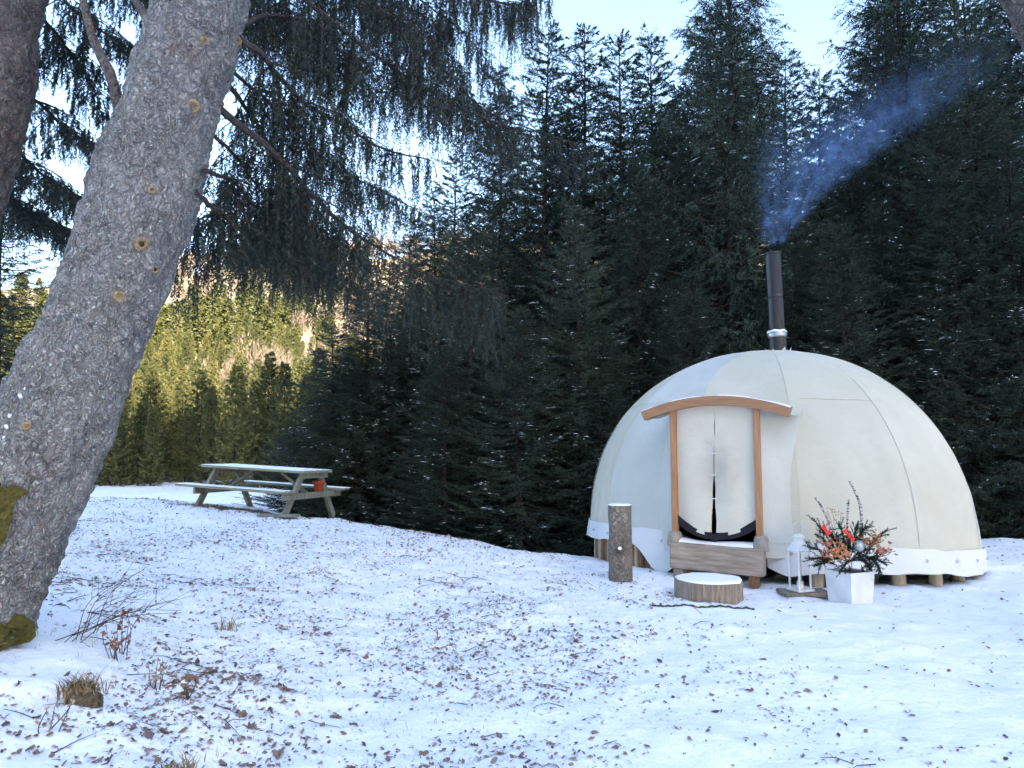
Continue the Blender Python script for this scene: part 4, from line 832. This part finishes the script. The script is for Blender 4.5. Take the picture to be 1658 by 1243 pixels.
for ex in (-HL_ + .32, HL_ - .12):
    for sg in (-1, 1):
        g = G(); a_, b_ = np.array([0, sg * .70, -.04]), np.array([0, sg * .24, .70]); d = b_ - a_; ln = np.linalg.norm(d); box(g, (0, 0, 0), (.06, .10, ln), .006)
        o = ob('leg', g, MAT['table_leg'], PT, loc=(ex, sg * .47, .33)); o.rotation_euler = (math.atan2(-d[1], d[2]), 0, 0)
    g = G(); box(g, (0, 0, 0), (.05, 1.56, .10), .006); ob('bench_bearer', g, MAT['table_leg'], PT, loc=(ex + .057, 0, .365)); g = G(); box(g, (0, 0, 0), (.05, .72, .08), .006); ob('top_bearer', g, MAT['table_leg'], PT, loc=(ex + .057, 0, .68))
    sgx = 1 if ex < 0 else -1; a_, b_ = np.array([0, 0, .36]), np.array([sgx * .55, 0, .70]); d = b_ - a_; g = G(); box(g, (0, 0, 0), (.05, .07, float(np.linalg.norm(d))), .006); o = ob('brace', g, MAT['table_leg'], PT, loc=(ex + sgx * .30, 0, .53)); o.rotation_euler = (0, math.atan2(d[0], d[2]), 0)
bpy.context.view_layer.update()
w0 = PT.matrix_world @ Vector((HL_ - .06, .15, .42)); t = thing('flower_pot', 'small red clay pot on the crosspiece of the picnic table', 'pot', w0)
g = G(); lathe(g, [(.001, 0), (.06, 0), (.09, .13), (.10, .135), (.10, .17), (.085, .17), (.07, .03), (.001, .03)], 20); ob('pot', g, MAT['red_pot'], t, True); g = G(); lathe(g, [(.088, .15), (.05, .165), (.001, .17)], 12); ob('soil', g, MAT['leaf_dark'], t)
p = at(452, 833, 11.35); g = G(); box(g, (0, 0, 0), (.62, .16, .04), .008); o = ob('board', g, MAT['table_leg'], None, loc=(p.x, p.y, gz(p.x, p.y) + .018)); o.rotation_euler = (.03, 0, -.15); tag(o, 'loose grey board lying on the snow under the picnic table leg', 'board')
print('props done')

# ------------------------------------------------------------------ bank: stone, tussock, twigs, weeds
def blob(name, loc, r, mat, seed, label, cat, sq=(1, 1, .6)):
    b = bmesh.new(); bmesh.ops.create_icosphere(b, subdivisions=4, radius=1); V = np.array([v.co[:] for v in b.verts]); F = np.array([[v.index for v in f.verts] for f in b.faces]); b.free()
    V = V * (1 + .28 * fbm(V * 1.6, 4, seed) + .10 * fbm(V * 9, 3, seed))[:, None] * np.array(sq) * r; g = G(); g.add(V, F); return tag(ob(name, g, MAT[mat], None, True, loc), label, cat)
p = at(138, 1092, 4.05); blob('earth_clod', (p.x, p.y, gz(p.x, p.y) - .02), .09, 'clod', 4, 'dark brown earth clod poking out of the snowy bank below the leaning trunk', 'clod', (1, .8, .75))
def blades(g, c, n, h, spread, r, wdt=.004):
    a = r.uniform(0, 6.28, n); b = np.array(c) + np.stack([r.normal(size=n) * spread, r.normal(size=n) * spread, 0 * a - .01], 1); l = h * r.uniform(.5, 1.2, n); d = np.stack([np.cos(a) * .5, np.sin(a) * .5, np.ones(n)], 1); s = np.stack([-np.sin(a), np.cos(a), 0 * a], 1) * wdt
    m_ = b + d * l[:, None] * .55; e = b + d * l[:, None] * np.array([1.6, 1.6, .85]); V = np.stack([b - s, b + s, m_ + s * .7, m_ - s * .7, e], 1).reshape(-1, 3); i = np.arange(n)[:, None] * 5; g.add(V, i + np.array([[0, 1, 2, 3]])); g.add(V, (i + np.array([[3, 2, 4]])))
r = np.random.default_rng(77)
for (px, py, yd, n, h, lab) in ((132, 1070, 4.12, 260, .12, 'brown tussock of dead grass beside the earth clod on the bank'), (285, 1235, 3.62, 90, .09, 'flattened dead grass tuft at the foot of the snowy bank'), (370, 905, 6.2, 40, .14, 'thin dry grass tuft poking from the snow beyond the leaning trunk')):
    p = at(px, py, yd); g = G(); blades(g, (0, 0, 0), n, h, .05, r); tag(ob('grass_tuft', g, MAT['dry_grass'], None, False, (p.x, p.y, gz(p.x, p.y))), lab, 'grass tuft', kind='stuff')
g = G()
for j in range(900):
    px, yd = r.uniform(60, 900), r.uniform(3.7, 11); q = at(px, 900, yd)
    if r.random() < .55: blades(g, (q.x, q.y, gz(q.x, q.y)), 3, .055, .03, r, .0016)
tag(ob('sparse_grass', g, MAT['dry_grass']), 'sparse dry grass blades poking through the thin snow', 'grass', kind='stuff')
def weed(px, py, yd, h, n, lab, mat, lean=.2):
    p = at(px, py, yd); t = thing('dead_weed', lab, 'weed', (p.x, p.y, gz(p.x, p.y) - .02)); g = G(); lf = G()
    for j in range(n):
        e = np.array([r.normal() * lean * h, r.normal() * lean * h, h * r.uniform(.6, 1.1)]); P = catmull([(r.normal() * .02, r.normal() * .02, 0), e * .5 + r.normal(size=3) * .02, e], 9); tube(g, P, np.linspace(.0035, .0015, 9), 4, False)
        for k in range(5):
            V, F = leaf_verts(OVAL, r.uniform(.018, .042), 1, .8, j * 9 + k); q = Quaternion(r.normal(size=4)).normalized(); lf.add(V @ np.array(q.to_matrix()).T + P[r.integers(3, 9)] + r.normal(size=3) * .008, F)
    ob('stems', g, MAT['twig_bark'], t); ob('leaves', lf, MAT[mat], t)
weed(205, 975, 5.0, .34, 5, 'upright dead weed with hanging red-brown leaves next to the leaning trunk', 'leaf_red'); weed(190, 992, 4.8, .18, 7, 'low clump of russet dead leaves on stems below the leaning trunk', 'leaf_red')
weed(262, 1020, 4.6, .20, 5, 'pale brown dead weed standing in the snow at the foot of the bank', 'leaf_tan'); weed(300, 1065, 4.4, .16, 7, 'brushy dead weed with small brown leaves in the leaf drift', 'leaf_brown'); weed(85, 1150, 3.7, .16, 4, 'dead weed with broad tan leaves on the snow hump of the bank', 'leaf_tan')
p = at(105, 935, 4.9); t = thing('bare_bush', 'leafless twigs spreading sideways from behind the leaning trunk', 'bush', (p.x, p.y, gz(p.x, p.y)))
for j in range(11):
    e = np.array([r.uniform(.25, .75), r.uniform(-.1, .5), r.uniform(.08, .42)]); g = G(); P = catmull([(r.uniform(-.05, .2), r.uniform(-.1, .25), .0), e * .5 + [0, 0, .05] + r.normal(size=3) * .03, e], 12); tube(g, P, np.linspace(.0034, .0012, 12), 4, False)
    for k in range(4): i = r.integers(4, 11); d = r.normal(size=3) * .06 + e / np.linalg.norm(e) * .10; tube(g, [P[i], P[i] + d], [.002, .001], 3, False)
    ob('twig', g, MAT['twig_bark'], t)

# ------------------------------------------------------------------ fallen leaves: the largest 280 one by one, the rest as litter
def litter_density(x, y):
    d = .13 + .87 * (1 - sst(-.2, 3.4, x + .1 * y - .4)); d *= .28 + 1.7 * sst(-.2, .6, n2(x, y, .6, 4, 61)); d += 3.6 * np.exp(-((x + 1.75 + .2 * (y - 4.5)) ** 2 / .16 + (y - 4.5) ** 2 / 1.0)) + 1.4 * np.exp(-(((x + 4.15) / 1.3) ** 2 + ((y - 12.3) / .7) ** 2)); return d
def scatter(n, y0, y1, margin=60):
    out = []
    while len(out) < n:
        Yv = np.sqrt(r.uniform(y0 ** 2, y1 ** 2, 4000)); px = r.uniform(-margin, 1658 + margin, 4000); x = (px - 829) / 1200 * Yv
        k = r.random(4000) < litter_density(x, Yv) / 2.2; k &= ~(np.hypot(x - CX, Yv - CY) < 3.0); k &= ~(np.hypot(x + 3.0, Yv - 4.6) < .5)
        out += list(zip(x[k], Yv[k]))
    return np.array(out[:n])
kinds = []
for j, (shape, mat, lab) in enumerate([(LEAF, 'leaf_brown', 'lobed mid-brown dead leaf lying on the snow'), (LEAF, 'leaf_tan', 'lobed pale tan dead leaf lying on the snow'), (LEAF, 'leaf_dark', 'lobed blackish brown dead leaf lying on the snow'), (OVAL, 'leaf_brown', 'oval mid-brown dead leaf lying on the snow'), (OVAL, 'leaf_red', 'oval reddish dead leaf lying on the snow'), (OVAL, 'leaf_dark', 'oval blackish brown dead leaf lying on the snow')]):
    ms = []
    for q in range(3):
        V, F = leaf_verts(shape, 1.0, [.5, 1.1, -.5][q], [.35, .6, .25][q], j * 5 + q); V[:, 2] -= V[:, 2].min(); g = G(); g.add(V, F); ms.append(g.mesh('fallen_leaf', MAT[mat]))
    kinds.append((ms, lab))
pp = np.concatenate([scatter(215, 3.4, 6.6, 0), np.stack([-1.75 + r.normal(size=80) * .38, 4.4 + r.normal(size=80) * .5], 1)]); pp = pp[np.hypot(pp[:, 0] + 3.05, pp[:, 1] - 4.6) > .5]; zz = ground_z(pp[:, 0], pp[:, 1])
for (x, y), z in zip(pp, zz):
    ms, lab = kinds[r.choice(6, p=[.26, .16, .18, .16, .08, .16])]; o = link('fallen_leaf', ms[r.integers(3)]); s = r.uniform(.03, .075) * (1.6 if r.random() < .16 else 1); o.scale = (s * r.uniform(.7, 1), s, s); o.location = (x, y, z - .006)
    o.rotation_euler = (r.normal() * .3, r.normal() * .3, r.uniform(0, 6.28)); tag(o, lab, 'leaf', 'fallen leaves: ' + lab.split(' lying')[0])
def litter(name, n, y0, y1, smin, smax, mat, lab, stick_=.25):
    pp = scatter(n, y0, y1); zz = ground_z(pp[:, 0], pp[:, 1]); m_ = len(pp); a = r.uniform(0, 6.28, m_); s = r.uniform(smin, smax, m_) * (.75 + .5 * r.random(m_)); u_ = np.stack([np.cos(a), np.sin(a), r.normal(size=m_) * .25], 1); v_ = np.stack([-np.sin(a), np.cos(a), r.normal(size=m_) * .35], 1)
    wd = np.where(r.random(m_) < stick_, .10, r.uniform(.35, .8, m_)); c = np.stack([pp[:, 0], pp[:, 1], zz + .004 + .12 * s], 1); U = u_ * s[:, None] * .5; W = v_ * (s * wd)[:, None] * .5; up = np.array([0, 0, 1]) * (s * r.uniform(-.05, .22, m_))[:, None]
    V = np.stack([c - U, c - U * .3 + W, c + U * .4 + W * .8 + up, c + U + up * .5, c + U * .25 - W + up * .8, c - U * .4 - W * .7], 1).reshape(-1, 3); i = np.arange(m_)[:, None] * 6; g = G()
    g.add(V, np.concatenate([i + [[0, 1, 2]], i + [[0, 2, 5]], i + [[2, 4, 5]], i + [[2, 3, 4]]])); tag(ob(name, g, MAT[mat]), lab, 'leaf litter', kind='stuff')
litter('leaf_litter', 10500, 3.4, 13.0, .014, .044, 'leaf_brown', 'scattered small brown leaf scraps over the snow'); litter('leaf_litter', 10500, 3.4, 13.0, .010, .036, 'leaf_dark', 'scattered tiny dark leaf and twig scraps over the snow', .5); litter('leaf_litter', 3000, 3.4, 12.5, .015, .045, 'leaf_tan', 'scattered small pale leaf scraps over the snow')
g = G()
for x, y in scatter(170, 3.5, 9):
    a = r.uniform(0, 6.28); l = r.uniform(.05, .26); e = np.array([math.cos(a), math.sin(a)]) * l; m_ = np.array([x, y]) + e * .5 + r.normal(size=2) * .015; P = [(x, y, gz(x, y) + .004), (m_[0], m_[1], gz(*m_) + .014), (x + e[0], y + e[1], gz(x + e[0], y + e[1]) + .008)]; tube(g, P, [.003, .0026, .0014], 4, False)
tag(ob('twig_litter', g, MAT['twig_bark']), 'thin fallen twigs scattered over the snow', 'twigs', kind='stuff')
